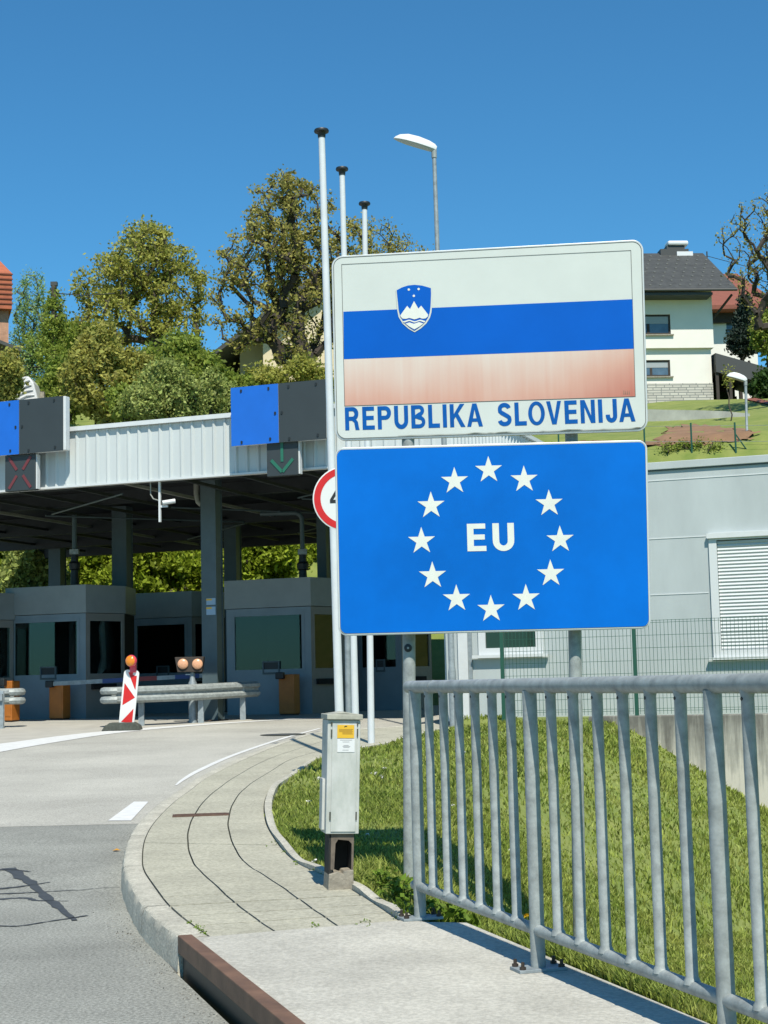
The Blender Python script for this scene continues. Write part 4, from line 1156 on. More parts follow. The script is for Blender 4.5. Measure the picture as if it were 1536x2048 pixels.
# retaining wall and wire fence before it
aW0, _ = fab(1180, 1430, B_FENCE)
rw = MB(FM @ Matrix.Translation((0, B_FENCE, 0)))
rw.box(aW0, aW0 + 12, -0.12, 0.14, -3.0, PLAT + 0.03)
o = rw.build('retaining_wall', M['old_conc'], bevel=0.015)
tag(o, 'streaky stained concrete retaining wall under the green fence at the right', 'retaining wall')
fz0 = PLAT + 0.05
_, fz1 = fab(1300, 1240, B_FENCE)
fn = thing('wire_fence', 'dark green welded wire fence in front of the grey building', 'fence', Fm(fab(1007, 1420, B_FENCE)[0], B_FENCE, PLAT))
aF0, _ = fab(1007, 1400, B_FENCE); aF1, _ = fab(1273, 1400, B_FENCE)
sp = aF1 - aF0
for k in range(4):
    a_ = aF0 + sp * k
    mb = MB(FM); mb.box(a_ - 0.028, a_ + 0.028, B_FENCE - 0.02, B_FENCE + 0.02, PLAT - 0.2, fz1 + 0.05); po = mb.build('post', M['fence_green'], fn)
    mb = MB(FM); mb.box(a_ - 0.032, a_ + 0.032, B_FENCE - 0.024, B_FENCE + 0.024, fz1 + 0.0505, fz1 + 0.065); mb.build('cap', M['black_plastic'], po)
for k in range(3):
    mb = MB(FM)
    a_ = aF0 + sp * k + 0.06; e_ = aF0 + sp * (k + 1) - 0.04
    while a_ < e_:
        mb.box(a_ - 0.0028, a_ + 0.0028, B_FENCE - 0.031, B_FENCE - 0.026, fz0, fz1); a_ += 0.058
    a_ = aF0 + sp * k + 0.03
    for j, z in enumerate(np.linspace(fz0 + 0.05, fz1 - 0.04, 8)):
        mb.box(a_, e_, B_FENCE - 0.0255, B_FENCE - 0.0205, z - 0.003, z + 0.003)
        if j in (0, 7): mb.box(a_, e_, B_FENCE - 0.0255, B_FENCE - 0.0205, z + 0.03, z + 0.036)
    mb.build('mesh_panel', M['fence_green'], fn)

# ================================================================== HILLSIDE HOUSES
def gable_house(t, T, W, D, zb, ze, zrdg, over, mats_roof, wall_m, wins=(), zsplit=None, jut=0.0, gable_front=False):
    pass
# right house, eaves side towards us
YH = 77.0
pr = at_y(1430, 795, YH); zb = pr.z
hx = Vector((math.cos(R(4)), math.sin(R(4)), 0)); hy = Vector((-math.sin(R(4)), math.cos(R(4)), 0))
TH = frame(Vector((pr.x, pr.y, 0)), hx, hy)
def hz(y): return at_y(1380, y, YH).z
def hxl(x): return (on_plane(x, 700, Vector((pr.x, pr.y, 0)), hy) - Vector((pr.x, pr.y, 0))).dot(hx)
hs = thing('house', 'two storey cream house with dark tiled roof and stone base', 'house', (pr.x, pr.y, zb), None)
WH = 9.5; DH = 8.6
z_mid = hz(698); z_eave = hz(585); z_st = hz(767)
lw = (hxl(1280), hxl(1339), hz(753), hz(720)); uw = (hxl(1272), hxl(1341), hz(671), hz(631))
mb = MB(TH); mb.wall([-WH, lw[0], lw[1], -0.1], [z_st, lw[2], lw[3], z_mid], {(1, 1)}, 0.2)
mb.box(-0.3, -0.1, 0.201, DH, z_st, z_mid); mb.build('lower_wall', M['render_cream'], hs)
mb = MB(TH); mb.box(-WH, -0.08, -0.03, DH, zb - 1.0, z_st); mb.build('stone_base', None or mat('pale_stone_masonry', (0.62, 0.60, 0.53), 0.9, 0, 0, 3), hs)
J = -0.22
mb = MB(TH); mb.wall([-WH, uw[0], uw[1], 0.0], [z_mid, uw[2], uw[3], z_eave + 0.3], {(1, 1)}, 0.2, y=J)
mb.box(-0.2, 0.0, J + 0.201, DH, z_mid, z_eave + 0.3); mb.box(-WH, -0.201, J + .201, DH, z_mid, z_mid + .15)
mb.add([(0, J + 0.2, z_eave + 0.3), (0, DH, z_eave + 0.3), (0, DH / 2, hz(505) - 0.35)], [(0, 1, 2)])
mb.build('upper_wall', M['render_cream'], hs)
mb = MB(TH); mb.box(-WH, -0.21, DH - .2, DH, zb - 1, z_eave + .3); mb.build('rear_wall', M['render_cream'], hs)
for (x0, x1, z0, z1, yy) in ((*lw, 0.0), (*uw, J)):
    mb = MB(TH); mb.wall([x0, x0 + 0.09, x1 - 0.09, x1], [z0, z0 + 0.09, z1 - 0.09, z1], {(1, 1)}, 0.08, y=yy + 0.06); wf = mb.build('window', M['wood_dark'], hs)
    zm_ = z0 + (z1 - z0) * 0.55
    mb = MB(TH); mb.box(x0 + 0.09, x1 - 0.09, yy + 0.10, yy + 0.12, z0 + 0.09, zm_); mb.build('pane', M['house_glass'], wf)
    mb = MB(TH); mb.box(x0 + 0.09, x1 - 0.09, yy + 0.085, yy + 0.10, zm_ + 0.005, z1 - 0.09); mb.build('roller_blind', mat('grey_roller_blind', (0.36, 0.40, 0.42), 0.6), wf)
    mb = MB(TH); mb.box(x0 + (x1 - x0) * 0.32, x0 + (x1 - x0) * 0.40, yy + 0.075, yy + 0.099, z0 + 0.09, zm_); mb.build('mullion', M['wood_dark'], wf)
    mb = MB(TH); mb.box(x0 - 0.1, x1 + 0.12, yy - 0.12, yy + 0.06, z0 - 0.07, z0 - 0.002); mb.build('sill', M['base_conc'], wf)
# roof: two slopes with overhang, thickness
OV = 1.35; ORK = 0.95
zed = at_y(1400, 577, YH - 1.3).z
yrd = DH / 2; zrd = at_y(1390, 506, YH + yrd).z
def slope(y_e, z_e, y_r, z_r, nm):
    mb = MB(TH); th = 0.16
    x0, x1 = -WH - 1, ORK
    vs = [(x0, y_e, z_e), (x1, y_e, z_e), (x1, y_r, z_r), (x0, y_r, z_r)]
    vs2 = vs + [(p[0], p[1], p[2] - th) for p in vs]
    mb.add(vs2, [(0, 1, 2, 3), (7, 6, 5, 4), (0, 4, 5, 1), (1, 5, 6, 2), (2, 6, 7, 3), (3, 7, 4, 0)])
    return mb.build(nm, M['roof_dark'], hs)
rf = slope(-OV, zed, yrd, zrd, 'roof'); slope(DH + OV, zed, yrd, zrd, 'roof')
# tile texture courses: small snow guards
mb = MB(TH)
rngt = random.Random(4)
for j in range(8):
    for i in range(22):
        f = (j + 0.6 + 0.1 * rngt.random()) / 8.6
        x_ = -WH + 0.25 + i * 0.5 + (0.25 if j % 2 else 0)
        if x_ > ORK - 0.2: continue
        y_ = -OV + (yrd + OV) * f; z_ = zed + (zrd - zed) * f
        mb.box(x_ - 0.05, x_ + 0.05, y_ - 0.03, y_ + 0.03, z_ + 0.003, z_ + 0.06)
mb.build('snow_guards', mat('grey_snow_guard', (0.16, 0.165, 0.155), 0.6), rf)
mb = MB(TH); mb.tube([(-WH - 1, -OV - 0.07, zed - 0.1), (ORK, -OV - 0.07, zed - 0.1)], 0.07, 8); mb.build('gutter', M['fascia_dark'], hs)
mb = MB(TH); mb.box(-WH - .9, -0.25, -OV + 0.05, J - 0.01, zed - 0.32, zed - 0.2); mb.build('eave_board', M['fascia_dark'], hs)
mb = MB(TH); mb.tube([(0.02, J + 0.1, zed - 1.3), (ORK - 0.15, -OV + 0.35, zed - 0.25)], 0.06, 6); mb.build('eave_strut', M['wood_dark'], hs)
cxh = (on_plane(1353, 495, TH @ Vector((0, yrd, 0)), hy) - Vector((pr.x, pr.y, 0))).dot(hx)
mb = MB(TH); mb.box(cxh - 0.95, cxh + 0.55, yrd - 0.35, yrd + 0.35, zrd - 0.5, zrd + 0.14); ch = mb.build('chimney', M['fascia_dark'], rf)
mb = MB(TH); mb.box(cxh - 0.6, cxh + 0.35, yrd - 0.3, yrd + 0.3, zrd + 0.141, zrd + 0.34); mb.build('chimney_neck', M['fascia_dark'], rf)
mb = MB(TH); mb.box(cxh - 0.55, cxh + 0.55, yrd - 0.42, yrd + 0.4, zrd + 0.341, zrd + 0.58); mb.build('chimney_cap', M['lamp_white'], rf, bevel=0.08)
mb = MB(TH); mb.box(cxh - 0.1, cxh + 0.75, yrd - 0.42, yrd - 0.1, zrd - 0.25, zrd - 0.02); mb.build('flashing', M['lamp_white'], rf)
# stone base material: masonry pattern
st = bpy.data.materials['pale_stone_masonry']
t_, N_, Lk_, b_ = nodes_of(st)
tc = N_.new('ShaderNodeTexCoord'); mp = N_.new('ShaderNodeMapping'); mp.inputs['Rotation'].default_value = (R(90), 0, 0)
Lk_.new(tc.outputs['Object'], mp.inputs[0])
bk = N_.new('ShaderNodeTexBrick'); bk.inputs['Scale'].default_value = 1.0
bk.inputs['Color1'].default_value = (*alb((0.66, 0.64, 0.57, 1)), 1); bk.inputs['Color2'].default_value = (*alb((0.52, 0.50, 0.45, 1)), 1); bk.inputs['Mortar'].default_value = (*alb((0.24, 0.25, 0.24, 1)), 1)
bk.inputs['Brick Width'].default_value = 0.42; bk.inputs['Row Height'].default_value = 0.13; bk.inputs['Mortar Size'].default_value = 0.02
bk.offset = 0.37; bk.squash = 1.6; bk.squash_frequency = 3
Lk_.new(mp.outputs[0], bk.inputs['Vector']); Lk_.new(bk.outputs['Color'], b_.inputs['Base Color'])

# red roofed house behind
YR = 96.0
p0 = at_y(1428, 705, YR); p1 = at_y(1515, 705, YR)
rh = thing('house', 'white house with a red brown roof behind the dark conifer', 'house', (p0.x, p0.y, p0.z - 2))
TR = Matrix.Translation((p0.x - 3, p0.y, 0))
Wr = p1.x - p0.x + 3
ze = at_y(1480, 612, YR - 1).z
mb = MB(TR)
wx0 = at_y(1452, 640, YR).x - p0.x + 3; wx1 = wx0 + 1.1; wz0 = at_y(1460, 668, YR).z; wz1 = at_y(1460, 632, YR).z
mb.wall([0, wx0, wx1, Wr], [p0.z - 4, wz0, wz1, ze], {(1, 1)}, 0.25); mb.box(Wr - .25, Wr, .251, 9, p0.z - 4, ze); mb.build('wall', M['render_cream'], rh)
mb = MB(TR); mb.box(wx0, wx1, 0.1, 0.14, wz0, wz1); mb.build('window', M['house_glass'], rh)
mb = MB(TR)
zt_ = at_y(1470, 547, YR + 4.5).z
x0, x1 = -1.2, at_y(1560, 615, YR - 1.4).x - p0.x + 3
xr0 = at_y(1440, 547, YR + 4.5).x - p0.x + 3; xr1 = at_y(1474, 547, YR + 4.5).x - p0.x + 3
mb.add([(x0, -1.4, ze), (x1, -1.4, ze), (x1, 10.4, ze), (x0, 10.4, ze), (xr0 - 3, 4.5, zt_), (xr1, 4.5, zt_),
        (x0, -1.4, ze - .25), (x1, -1.4, ze - .25), (x1, 10.4, ze - .25), (x0, 10.4, ze - .25)],
       [(0, 1, 5, 4), (1, 2, 5), (2, 3, 4, 5), (3, 0, 4), (0, 6, 7, 1), (1, 7, 8, 2), (2, 8, 9, 3), (3, 9, 6, 0), (9, 8, 7, 6)])
mb.build('roof', M['roof_red'], rh)
mb = MB(TR); mb.box(0, Wr + 0.3, -0.35, -0.01, ze - 0.85, ze - 0.26); mb.build('eave_band', M['wood_dark'], rh)

# carport beside the right house
YC = 76.5
cpt = thing('carport', 'dark timber carport with sloping roof attached to the cream house', 'carport', at_y(1480, 795, YC))
q0, q1 = at_y(1431, 706, YC), at_y(1560, 742, YC)
mb = MB(); th_ = 0.55
mb.add([(q0.x, YC, q0.z), (q1.x, YC, q1.z), (q1.x, YC + 5, q1.z + .4), (q0.x, YC + 5, q0.z + .4), (q0.x, YC, q0.z - 0.95), (q1.x, YC, q1.z - 0.75), (q1.x, YC + 5, q1.z - .35), (q0.x, YC + 5, q0.z - .35)],
       [(0, 1, 2, 3), (7, 6, 5, 4), (4, 5, 1, 0), (5, 6, 2, 1), (6, 7, 3, 2), (7, 4, 0, 3)])
mb.build('roof', M['fascia_dark'], cpt)
zc0 = at_y(1480, 797, YC).z
for px in (1436, 1462, 1512):
    xx = at_y(px, 760, YC).x
    for yy in (YC + 0.1, YC + 4.6):
        mb = MB(); mb.box(xx - 0.07, xx + 0.07, yy, yy + 0.14, zc0 - 0.3, q1.z - 0.4 + (0.8 if px < 1470 else 0.0)); mb.build('post', M['wood_dark'], cpt)
mb = MB(); xa, xb = at_y(1438, 760, YC).x, at_y(1510, 760, YC).x
for zz2 in (0.5, 1.2, 2.0): mb.box(xa, xb, YC + 4.65, YC + 4.7, zc0 + zz2, zc0 + zz2 + 0.16)
mb.build('rear_rails', M['wood_dark'], cpt)
mb = MB(); mb.box(xa - .5, xb + .1, YC + 4.9, YC + 5.0, zc0 - 0.3, zc0 + 2.6); mb.build('rear_wall', M['leaf_hedge'], cpt)  # added dark panel; its colour stands for the shade and greenery under the roof
mb = MB(); mb.tube([(xb + 0.1, YC + 0.1, zc0 + 1.0), (xb - 0.25, YC + 0.1, zc0 + 1.9)], 0.06, 6); mb.build('brace', M['wood_dark'], cpt)
mb = MB(); mb.box(xa, xb, YC + 0.3, YC + 4.4, zc0 - 0.15, zc0 + 0.02); mb.build('floor', M['base_conc'], cpt)

# middle house behind the big tree
YM = 82.0
mh = thing('house', 'cream gabled house half hidden behind the large brown leaved tree', 'house', at_y(560, 800, YM))
def mx(x): return at_y(x, 700, YM).x
def mz(y): return at_y(560, y, YM).z
zg = mz(860)
e0, apx, e1 = (mx(410), mz(726)), (mx(652), mz(548)), (mx(880), mz(716))
sl_ = (apx[1] - e0[1]) / (apx[0] - e0[0])
mb = MB(Matrix.Translation((0, YM, 0)))
x0, x1 = mx(526), mx(800)
wz0, wz1 = mz(750), mz(690); wx0, wx1 = mx(570), mx(602)
mb.wall([x0, wx0, wx1, x1], [zg, wz0, wz1, mz(640)], {(1, 1)}, 0.3)
mb.add([(x0, 0, mz(640)), (x1, 0, mz(640)), (apx[0] + .2, 0, apx[1] - 0.5)], [(0, 1, 2)])
mb.build('front_wall', M['render_cream2'], mh)
mb = MB(Matrix.Translation((0, YM, 0))); xs0 = mx(474)
mb.box(xs0, x0 - 0.002, 1.6, 9.5, zg, mz(668)); mb.box(x0, x1, 9.2, 9.5, zg, mz(640)); mb.build('recessed_wall', M['render_cream2'], mh)
mb = MB(Matrix.Translation((0, YM, 0))); mb.box(wx0, wx1, 0.1, 0.14, wz0, wz1); mb.build('window', M['win_dark'], mh)
for (aa, bb_) in ((e0, apx), (apx, e1)):
    mb = MB(Matrix.Translation((0, YM, 0)))
    mb.prism([(aa[0], aa[1]), (bb_[0], bb_[1]), (bb_[0], bb_[1] - 0.35), (aa[0], aa[1] - 0.22)], -1.3, 10.5); mb.build('roof', M['roof_dark'], mh, fix=True)
mb = MB(Matrix.Translation((0, YM, 0))); mb.box(x0 + 0.05, mx(690), -1.2, -0.01, mz(772), mz(768)); bl_ = mb.build('balcony', M['render_cream2'], mh)
for k in range(4):
    q = MB(Matrix.Translation((0, YM, 0))); zq = mz(766 - k * 8); q.box(x0 + 0.05, mx(690), -1.2, -1.15, zq, zq + 0.1); q.build('rail_board', M['render_cream2'], bl_)
mb = MB(Matrix.Translation((0, YM, 0))); mb.box(mx(600), mx(618), 1.0, 1.6, mz(640), mz(585)); mb.build('chimney', M['fascia_dark'], mh)

# brick house corner at the left edge
YL = 68.0
lh = thing('house', 'brick house with orange tiled roof cut off by the left edge', 'house', at_y(0, 800, YL))
pL = at_y(17, 650, YL)
TLH = frame(Vector((pL.x, YL, 0)), Vector((0.955, 0.2965, 0)), Vector((-0.2965, 0.955, 0)))
xr = 0.0
mb = MB(TLH); mb.box(xr - 6, xr, 0, 7, at_y(0, 830, YL).z, at_y(10, 622, YL).z)
mb.build('wall', M['brick'], lh)
mb = MB(TLH)
zt_ = at_y(0, 530, YL + 2.5).z; ze = at_y(10, 622, YL).z
mb.add([(xr - 6.4, -0.4, ze), (xr + .12, -0.4, ze), (xr + .12, 7.4, ze), (xr - 6.4, 7.4, ze), (xr + .12, -0.4, ze + 1.6), (xr + .12, 7.4, ze + 1.6), (xr - .5, 1.2, zt_), (xr - 6.4, 1.2, zt_), (xr - .5, 6.2, zt_), (xr - 6.4, 6.2, zt_), (xr - 6.4, -0.4, ze + 1.6), (xr - 6.4, 7.4, ze + 1.6)],
       [(0, 1, 4, 10), (10, 4, 6, 7), (1, 2, 5, 4), (4, 5, 8, 6), (6, 8, 9, 7), (8, 5, 11, 9), (2, 3, 11, 5), (3, 2, 1, 0)])
mb.build('roof', M['roof_orange'], lh)
mb = MB(TLH)
for k in range(7):
    z = ze + 0.2 + k * 0.22; mb.box(xr - 6.4, xr + 0.16, -0.44, -0.401, z, z + 0.05)
mb.build('tile_courses', mat('dark_tile_edge', (0.2, 0.05, 0.025), 0.8), lh)
mb = MB(TLH)
pA, pB = at_y(-20, 685, YL), at_y(34, 716, YL)
mb.prism([(-4, pA.z + 0.9), (pB.x - pL.x, pB.z), (pB.x - pL.x, pB.z - 0.15), (-4, pA.z + 0.75)], -2.2, -0.45); mb.build('porch_roof', M['roof_dark'], lh, fix=True)
mb = MB(TLH); mb.box(pB.x - pL.x - 0.25, pB.x - pL.x - 0.12, -2.1, -1.98, pB.z - 3, pB.z - 0.13); mb.build('porch_post', M['render_cream'], lh)
mb = MB(TLH); mb.box(xr - 1.0, xr - 0.45, -0.03, -0.005, at_y(0, 680, YL).z, at_y(0, 640, YL).z); mb.build('window', M['win_dark'], lh)

# garden wall, soil bed, garden fence, brick path
def drape(name, grid_px, nx_, ny_, mt, dz, jit=0.0, seed=0):
    """grid_px: function (s,t)->pixel ; draped on the terrain"""
    rng = random.Random(seed)
    vs = []
    for j in range(ny_ + 1):
        for i in range(nx_ + 1):
            x, y = grid_px(i / nx_, j / ny_)
            if jit and (i in (0, nx_) or j in (0, ny_)):
                x += rng.uniform(-jit, jit) * 2; y += rng.uniform(-jit, jit) * 0.4
            p = ray_terrain(x, y)
            vs.append((p.x, p.y, p.z + dz))
    fs = [(j * (nx_ + 1) + i, j * (nx_ + 1) + i + 1, (j + 1) * (nx_ + 1) + i + 1, (j + 1) * (nx_ + 1) + i) for j in range(ny_) for i in range(nx_)]
    mb = MB(); mb.add(vs, fs)
    return mb.build(name, mt, smooth=True, fix=False)
def bed1(s, t):
    yt = 850 + 14 * abs(s - 0.35) ** 1.5 * 2; yb = 889 - 22 * max(0, s - 0.55)
    return (1325 + s * 190 - 18 * t + 30 * (1 - t) * (0 if s > .2 else (0.2 - s) * 2), yt + (yb - yt) * t)
tag(drape('soil_bed', bed1, 40, 10, M['soil'], 0.015, 6, 2), kind='structure')
tag(drape('soil_strip', lambda s, t: (1150 + s * 200, 882 + 10 * t), 20, 2, M['soil'], 0.015, 4, 3), kind='structure')
gw = MB()
pa_, pb_ = ray_terrain(1290, 843), ray_terrain(1500, 832)
nw_ = Vector((pb_.y - pa_.y, pa_.x - pb_.x, 0)).normalized()
ptsw = [on_plane(x, y, pa_, nw_) for (x, y) in ((1180, 844), (1290, 843), (1400, 842), (1450, 838), (1500, 832))]
hts = [26, 25, 22, 16, 5]
for i in range(4):
    a, b = ptsw[i], ptsw[i + 1]
    ha, hb_ = hts[i] * a.y / F, hts[i + 1] * b.y / F
    gw.add([(a.x, a.y, a.z - 0.5), (b.x, b.y, b.z - 0.5), (b.x, b.y, b.z + hb_), (a.x, a.y, a.z + ha), (a.x, a.y + 0.3, a.z - .5), (b.x, b.y + 0.3, b.z - .5), (b.x, b.y + 0.3, b.z + hb_), (a.x, a.y + 0.3, a.z + ha)],
           [(0, 1, 2, 3), (3, 2, 6, 7), (7, 6, 5, 4)] + ([(0, 3, 7, 4)] if i == 0 else []) + ([(1, 5, 6, 2)] if i == 3 else []))
tag(gw.build('garden_wall', mat('garden_wall_concrete', (0.66, 0.64, 0.56), 0.9, 0, 0.2, 1.5)), 'low grey concrete garden wall across the lawn below the cream house', 'garden wall')
gf = thing('garden_fence', 'row of thin dark posts and wires across the lower garden', 'fence', ray_terrain(1384, 900))
gpts = []
for px in (1118, 1290, 1384, 1472, 1560):
    p = ray_terrain(px, 905)
    gpts.append(p)
    mb = MB(); mb.tube([(p.x, p.y, p.z - 0.3), (p.x, p.y, p.z + 0.95)], 0.03, 6); mb.build('post', M['fence_green'], gf)
for h in (0.35, 0.85):
    mb = MB(); mb.tube([(p.x, p.y, p.z + h) for p in gpts], 0.006, 4); mb.build('wire', M['galv_dull'], gf)
p = gpts[3]
mb = MB(); mb.tube([(p.x, p.y, p.z + 0.6), (p.x + 0.45, p.y, p.z - 0.1)], 0.022, 6); mb.build('brace', M['fence_green'], gf)
tag(drape('brick_path', lambda s, t: (1492 + s * 60, 794 + s * 14 + t * 7), 8, 2, M['roof_red'], 0.06), kind='structure')

# white wrapped heap above the canopy
ph = at_y(56, 800, 52)
wh_ = thing('wrapped_stack', 'white plastic wrapped stack beside a grey post above the left sign box', 'wrapped stack', (ph.x, 52, ph.z - 1.5))
def wp(x, y): q = at_y(x, y, 52); return (q.x, q.z)
mb = MB(Matrix.Translation((0, 52, 0)))
mb.prism([wp(30, 840), wp(82, 840), wp(76, 800), wp(67, 765), wp(57, 752), wp(44, 753), wp(40, 770), wp(35, 795)], 0, 0.9); w_ = mb.build('sheet', M['plastic_sheet'], wh_, bevel=0.05, fix=True)
for k in range(5):
    mb = MB(Matrix.Translation((0, 52, 0))); a, b = wp(36 + k * 1.5, 808 - k * 9), wp(72 - k * 3, 800 - k * 10)
    mb.tube([(a[0], -0.01, a[1]), ((a[0] + b[0]) / 2, -0.035, (a[1] + b[1]) / 2 + .05), (b[0], -0.01, b[1])], 0.03, 6); mb.build('fold', M['plastic_sheet'], w_, smooth=True)
mb = MB(Matrix.Translation((0, 52, 0))); a, b = wp(76, 780), wp(84, 840); mb.box(a[0], b[0], 0.3, 0.5, b[1], a[1]); mb.build('post', M['base_conc'], wh_)

# ================================================================== TREES
def leaves_np(rng, centers, sig, n, size, up=0.3, aspect=0.6):
    """quads around the given centres"""
    N_ = len(centers) * n
    c = np.repeat(np.array(centers), n, axis=0) + rng.normal(size=(N_, 3)) * np.array(sig)
    nrm = rng.normal(size=(N_, 3)); nrm[:, 2] += up
    nrm /= np.linalg.norm(nrm, axis=1)[:, None]
    t = rng.normal(size=(N_, 3)); t -= nrm * np.sum(t * nrm, axis=1)[:, None]; t /= np.linalg.norm(t, axis=1)[:, None]
    b = np.cross(nrm, t)
    s = size * rng.uniform(0.55, 1.35, size=(N_, 1))
    q = np.stack([c - t * s, c + b * s * aspect * rng.uniform(0.7, 1.1, (N_, 1)), c + t * s, c - b * s * aspect], axis=1)
    return q.reshape(-1, 3)
def make_tree(name, label, cat, group, base, top, lobes, ntips, nleaf, lsize, lsig, leafm_, barkm, seed, r_tip=0.012, rmax=0.3, seg=0.55, shell=0.6, stems=1, trunkpart='trunk', crownpart='crown', bare=0.0):
    rng = np.random.default_rng(seed)
    base = np.array(base, float); top = np.array(top, float)
    nodes = []; par = []
    for st_ in range(stems):
        off = np.array([0, 0, 0]) if stems == 1 else np.append(rng.normal(size=2) * 0.25, 0)
        tp = top if stems == 1 else top + np.append(rng.normal(size=2) * 0.6, 0)
        last = -1
        for k in range(6):
            t = k / 5
            p = base + off + (tp - base - off) * t + np.append(rng.normal(size=2) * 0.03 * np.linalg.norm(top - base) * (0 < k), 0)
            nodes.append(p); par.append(last); last = len(nodes) - 1
    wts = np.array([l[2] for l in lobes], float); wts /= wts.sum()
    tips = []
    for k in range(ntips):
        l = lobes[rng.choice(len(lobes), p=wts)]
        d = rng.normal(size=3); d /= np.linalg.norm(d)
        tips.append(np.array(l[0]) + d * np.array(l[1]) * rng.uniform(0, 1) ** (1 / 3 * shell + 0.001))
    tips = np.array(tips)
    order = np.argsort(np.linalg.norm(tips - (base + top) / 2, axis=1))
    tipn = []
    arr = np.zeros((len(nodes) + ntips * 14, 3)); arr[:len(nodes)] = nodes
    cnt = len(nodes)
    for i in order:
        tp = tips[i]
        d = arr[:cnt] - tp
        dist = np.linalg.norm(d, axis=1) + np.maximum(0, d[:, 2] + 0.2) * 1.4
        j = int(np.argmin(dist)); a = arr[j].copy()
        ln_ = np.linalg.norm(tp - a)
        m_ = int(min(12, max(1, math.ceil(ln_ / seg))))
        last = j
        sag = np.array([0, 0, ln_ * 0.12])
        for k in range(1, m_ + 1):
            t = k / m_
            p = a + (tp - a) * t + sag * math.sin(math.pi * t) * (1 if k < m_ else 0) + rng.normal(size=3) * 0.06 * ln_ / m_ ** 0.5 * (k < m_)
            arr[cnt] = p; par.append(last); last = cnt; cnt += 1
        tipn.append(last)
    count = np.zeros(cnt)
    for i in tipn: count[i] += 1
    for i in range(cnt - 1, -1, -1):
        if par[i] >= 0: count[par[i]] += count[i]
    rad = np.minimum(rmax, r_tip * np.maximum(count, 1) ** 0.52)
    root = thing(name, label, cat, tuple(base), group)
    # branch tubes
    P = arr[:cnt]
    idx = [i for i in range(cnt) if par[i] >= 0 and count[i] > 0]
    A = P[[par[i] for i in idx]]; B = P[idx]; rb = rad[idx]; ra = np.minimum(rad[[par[i] for i in idx]], rb * 1.5)
    D = B - A; Ln = np.linalg.norm(D, axis=1); ok = Ln > 1e-4
    A, B, D, rb, ra, Ln = A[ok], B[ok], D[ok], rb[ok], ra[ok], Ln[ok]
    D = D / Ln[:, None]
    ref = np.where(np.abs(D[:, 2:3]) < 0.9, np.array([[0, 0, 1.0]]), np.array([[1.0, 0, 0]]))
    X = np.cross(D, ref); X /= np.linalg.norm(X, axis=1)[:, None]; Yv = np.cross(D, X)
    n = 5; quads = []
    for k in range(n):
        a0, a1 = 2 * math.pi * k / n, 2 * math.pi * (k + 1) / n
        c0 = X * math.cos(a0) + Yv * math.sin(a0); c1 = X * math.cos(a1) + Yv * math.sin(a1)
        quads.append(np.stack([A + c0 * ra[:, None], A + c1 * ra[:, None], B + c1 * rb[:, None], B + c0 * rb[:, None]], axis=1))
    V = np.concatenate(quads, axis=0).reshape(-1, 3)
    np_mesh(trunkpart, V, 0, 4, barkm, root, base)
    cs = P[tipn]
    if bare: cs = cs[rng.uniform(size=len(cs)) > bare]
    prevs = P[[par[i] for i in tipn]]
    cs = np.concatenate([cs, prevs * 0.5 + P[tipn] * 0.5]) if not bare else cs
    V = leaves_np(rng, cs, lsig, nleaf, lsize)
    np_mesh(crownpart, V, 0, 4, leafm_, root, base)
    return root
def lobe(px, py, rx, rz, Y, wt=1.0, dep=1.0):
    c = at_y(px, py, Y); k = Y / F
    return (tuple(c), (rx * k, rx * k * dep, rz * k), wt)
def tbase(px, Y):
    p = at_y(px, 1000, Y); return (p.x, p.y, terrain(p.x, p.y) - 0.2)
def vtop(px, py, Y): return tuple(at_y(px, py, Y))
TG = 'broadleaf trees on the hillside'
Y1 = 66
make_tree('tree', 'round olive green spring tree left of the tallest flagpole, clear of it', 'tree', TG, tbase(318, Y1), vtop(300, 590, Y1),
          [lobe(290, 520, 85, 75, Y1, 2.2), lobe(225, 570, 75, 70, Y1, 1.5), lobe(345, 560, 72, 85, Y1, 1.6), lobe(250, 640, 110, 65, Y1, 1.5), lobe(350, 660, 70, 70, Y1, 1), lobe(300, 480, 50, 40, Y1, .6)],
          400, 24, 0.082, (0.19, 0.19, 0.12), M['leaf_olive'], M['bark'], 11, r_tip=0.014, rmax=0.3, shell=0.75)
Y2 = 63
make_tree('tree', 'large brown leaved tree with dark limbs behind the flagpoles', 'tree', TG, tbase(612, Y2), vtop(595, 560, Y2),
          [lobe(580, 440, 95, 85, Y2, 2.2), lobe(520, 520, 100, 80, Y2, 1.6), lobe(620, 520, 95, 90, Y2, 1.6), lobe(490, 620, 85, 90, Y2, 1.4), lobe(610, 650, 90, 90, Y2, 1.4), lobe(700, 520, 70, 90, Y2, 0.9), lobe(575, 380, 45, 35, Y2, .5)],
          560, 15, 0.08, (0.17, 0.17, 0.12), M['leaf_brown'], M['bark_dark'], 12, r_tip=0.019, rmax=0.36, shell=0.8)
make_tree('tree', 'sparse twiggy tree seen over the top edge of the flag sign', 'tree', TG, tbase(765, 72), vtop(760, 600, 72),
          [lobe(740, 520, 95, 90, 72, 2), lobe(800, 520, 60, 55, 72, 1)],
          230, 9, 0.07, (0.2, 0.2, 0.16), M['leaf_brown'], M['bark_dark'], 13, r_tip=0.014, rmax=0.2, shell=0.85)
make_tree('tree', 'tall thin pale green tree beside the brick house', 'tree', TG, tbase(65, 80), vtop(62, 600, 80),
          [lobe(62, 640, 42, 112, 80, 2), lobe(60, 740, 48, 80, 80, 1.4), lobe(88, 690, 30, 80, 80, .7)],
          420, 13, 0.06, (0.12, 0.12, 0.2), M['leaf_fresh'], M['bark'], 14, r_tip=0.011, rmax=0.2, shell=0.9)
